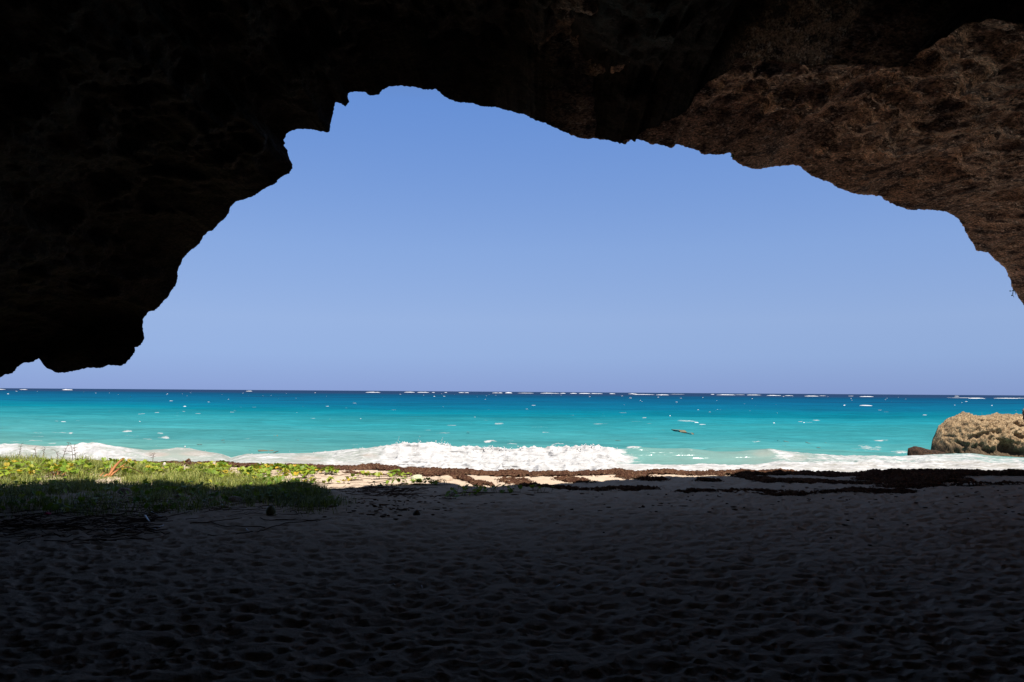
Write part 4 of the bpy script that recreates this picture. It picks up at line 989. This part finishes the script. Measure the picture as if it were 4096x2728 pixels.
def coconut(px_, py_, wpx, hpx, mat, lab, tilt):
    B = ground(np.array(float(px_)), np.array(float(py_))); s = B[1] / FPX
    t_ = empty('coconut', (B[0], B[1], sand_z(B[0], B[1])[0] + hpx * s * 0.38)); t_.rotation_euler = (tilt, 0.1, 0.4)
    tag(t_, lab, 'coconut', 'coconuts on the shaded sand')
    nu, nv = 30, 18
    V, F = blob((0, 0, 0), (1, 1, 1), 2, nu, nv, 0.03)
    th_ = np.arctan2(V[:, 1], V[:, 0]); rr = 1 + 0.07 * np.cos(3 * th_) * (1 - V[:, 2] ** 2)
    V[:, 0] *= rr; V[:, 1] *= rr
    V *= np.array([wpx, wpx * 0.95, hpx]) * s / 2
    V[:, :2] *= (1 - 0.22 * V[:, 2:3] / (hpx * s / 2))
    mesh_obj('husk', V, F, M[mat], True, None, t_)
    g = Geo()
    for k in range(5):
        a = k * 6.28 / 5; R0 = 0.16 * wpx * s
        V, F = blob((math.cos(a) * R0 * 0.6, math.sin(a) * R0 * 0.6, hpx * s / 2 * 0.97), (R0 * 0.6, R0 * 0.6, 0.004), k, 8, 4, 0.2); g.add(V, F)
    g.build('calyx', M['husk_brown'], t_)
coconut(1082, 2062, 37, 40, 'husk', 'green egg-shaped coconut standing by the litter', 0.1)
coconut(1666, 2076, 29, 30, 'husk_brown', 'brown coconut half buried in a small sand mound', 0.3)
# dark piece of driftwood on the seaweed bank
B = ground(np.array(752.0), np.array(1862.0))
g = Geo(); s = B[1] / FPX
V, F = tube(np.array([[-16, 0, 14], [-8, 1, 18], [0, 0, 22], [5, 0, 26]]) * s, np.array([1.5, 4, 5, 2.0]) * s, 6); g.add(V, F)
V, F = tube(np.array([[0, 0, 20], [3, 0, 27], [6, 1, 22], [11, 0, 12]]) * s, np.array([4, 3, 3.5, 1.5]) * s, 6); g.add(V, F)
o = g.build('driftwood', M['stalk']); o.location = (B[0], B[1], 0.0); tag(o, 'dark pointed scrap of driftwood on the seaweed bank', 'driftwood')
# plant hanging from the right lip, and a tuft at the notch
def hanging(px_, py_, strands, lab):
    i = int(np.argmin(np.hypot(lip[:, 0] - px_, lip[:, 1] - py_))); Bp = O[i]; s = Bp[1] / FPX
    t_ = empty('hanging_plant', Bp); tag(t_, lab, 'plant')
    a, b = Geo(), Geo()
    for pts in strands:
        p, _ = resample(pts, 2.0)
        q_ = np.stack([p[:, 0] * s, -0.02 + 0 * p[:, 0], -p[:, 1] * s], 1)
        V, F = tube(q_, 0.004, 4); b.add(V, F)
        for w_ in q_[::3]: leaf(w_ + np.random.default_rng(1).normal(0, 0.004, 3), random.uniform(0.02, 0.035), random.uniform(0, 6.28), random.uniform(0, 1.5), 0.1, a)
    a.build('leaves', M['vine_leaf'], t_, False); b.build('stem', M['stem'], t_)
hanging(4047, 1168, [[(0,-2),(-4,12),(-8,24)], [(2,0),(6,10),(8,20)], [(0,2),(-8,6),(-14,6)], [(-2,4),(-4,22),(-1,30)]], 'thin plant hanging from the right lip of the cave')
hanging(2922, 625, [[(2,-6),(-4,4),(2,10)], [(2,-4),(8,6),(4,12)], [(-2,-2),(0,6),(6,8)]], 'small dark tuft growing in the notch of the overhang')

# ------------------------------------------------------------------ view
vs_ = scene.view_settings
vs_.view_transform = 'Standard'; vs_.look = 'None'; vs_.gamma = 1.0; vs_.use_curve_mapping = False
vs_.exposure = 0.9
scene.render.engine = 'CYCLES'
scene.cycles.use_denoising = True
scene.cycles.max_bounces = 8
scene.cycles.diffuse_bounces = 5
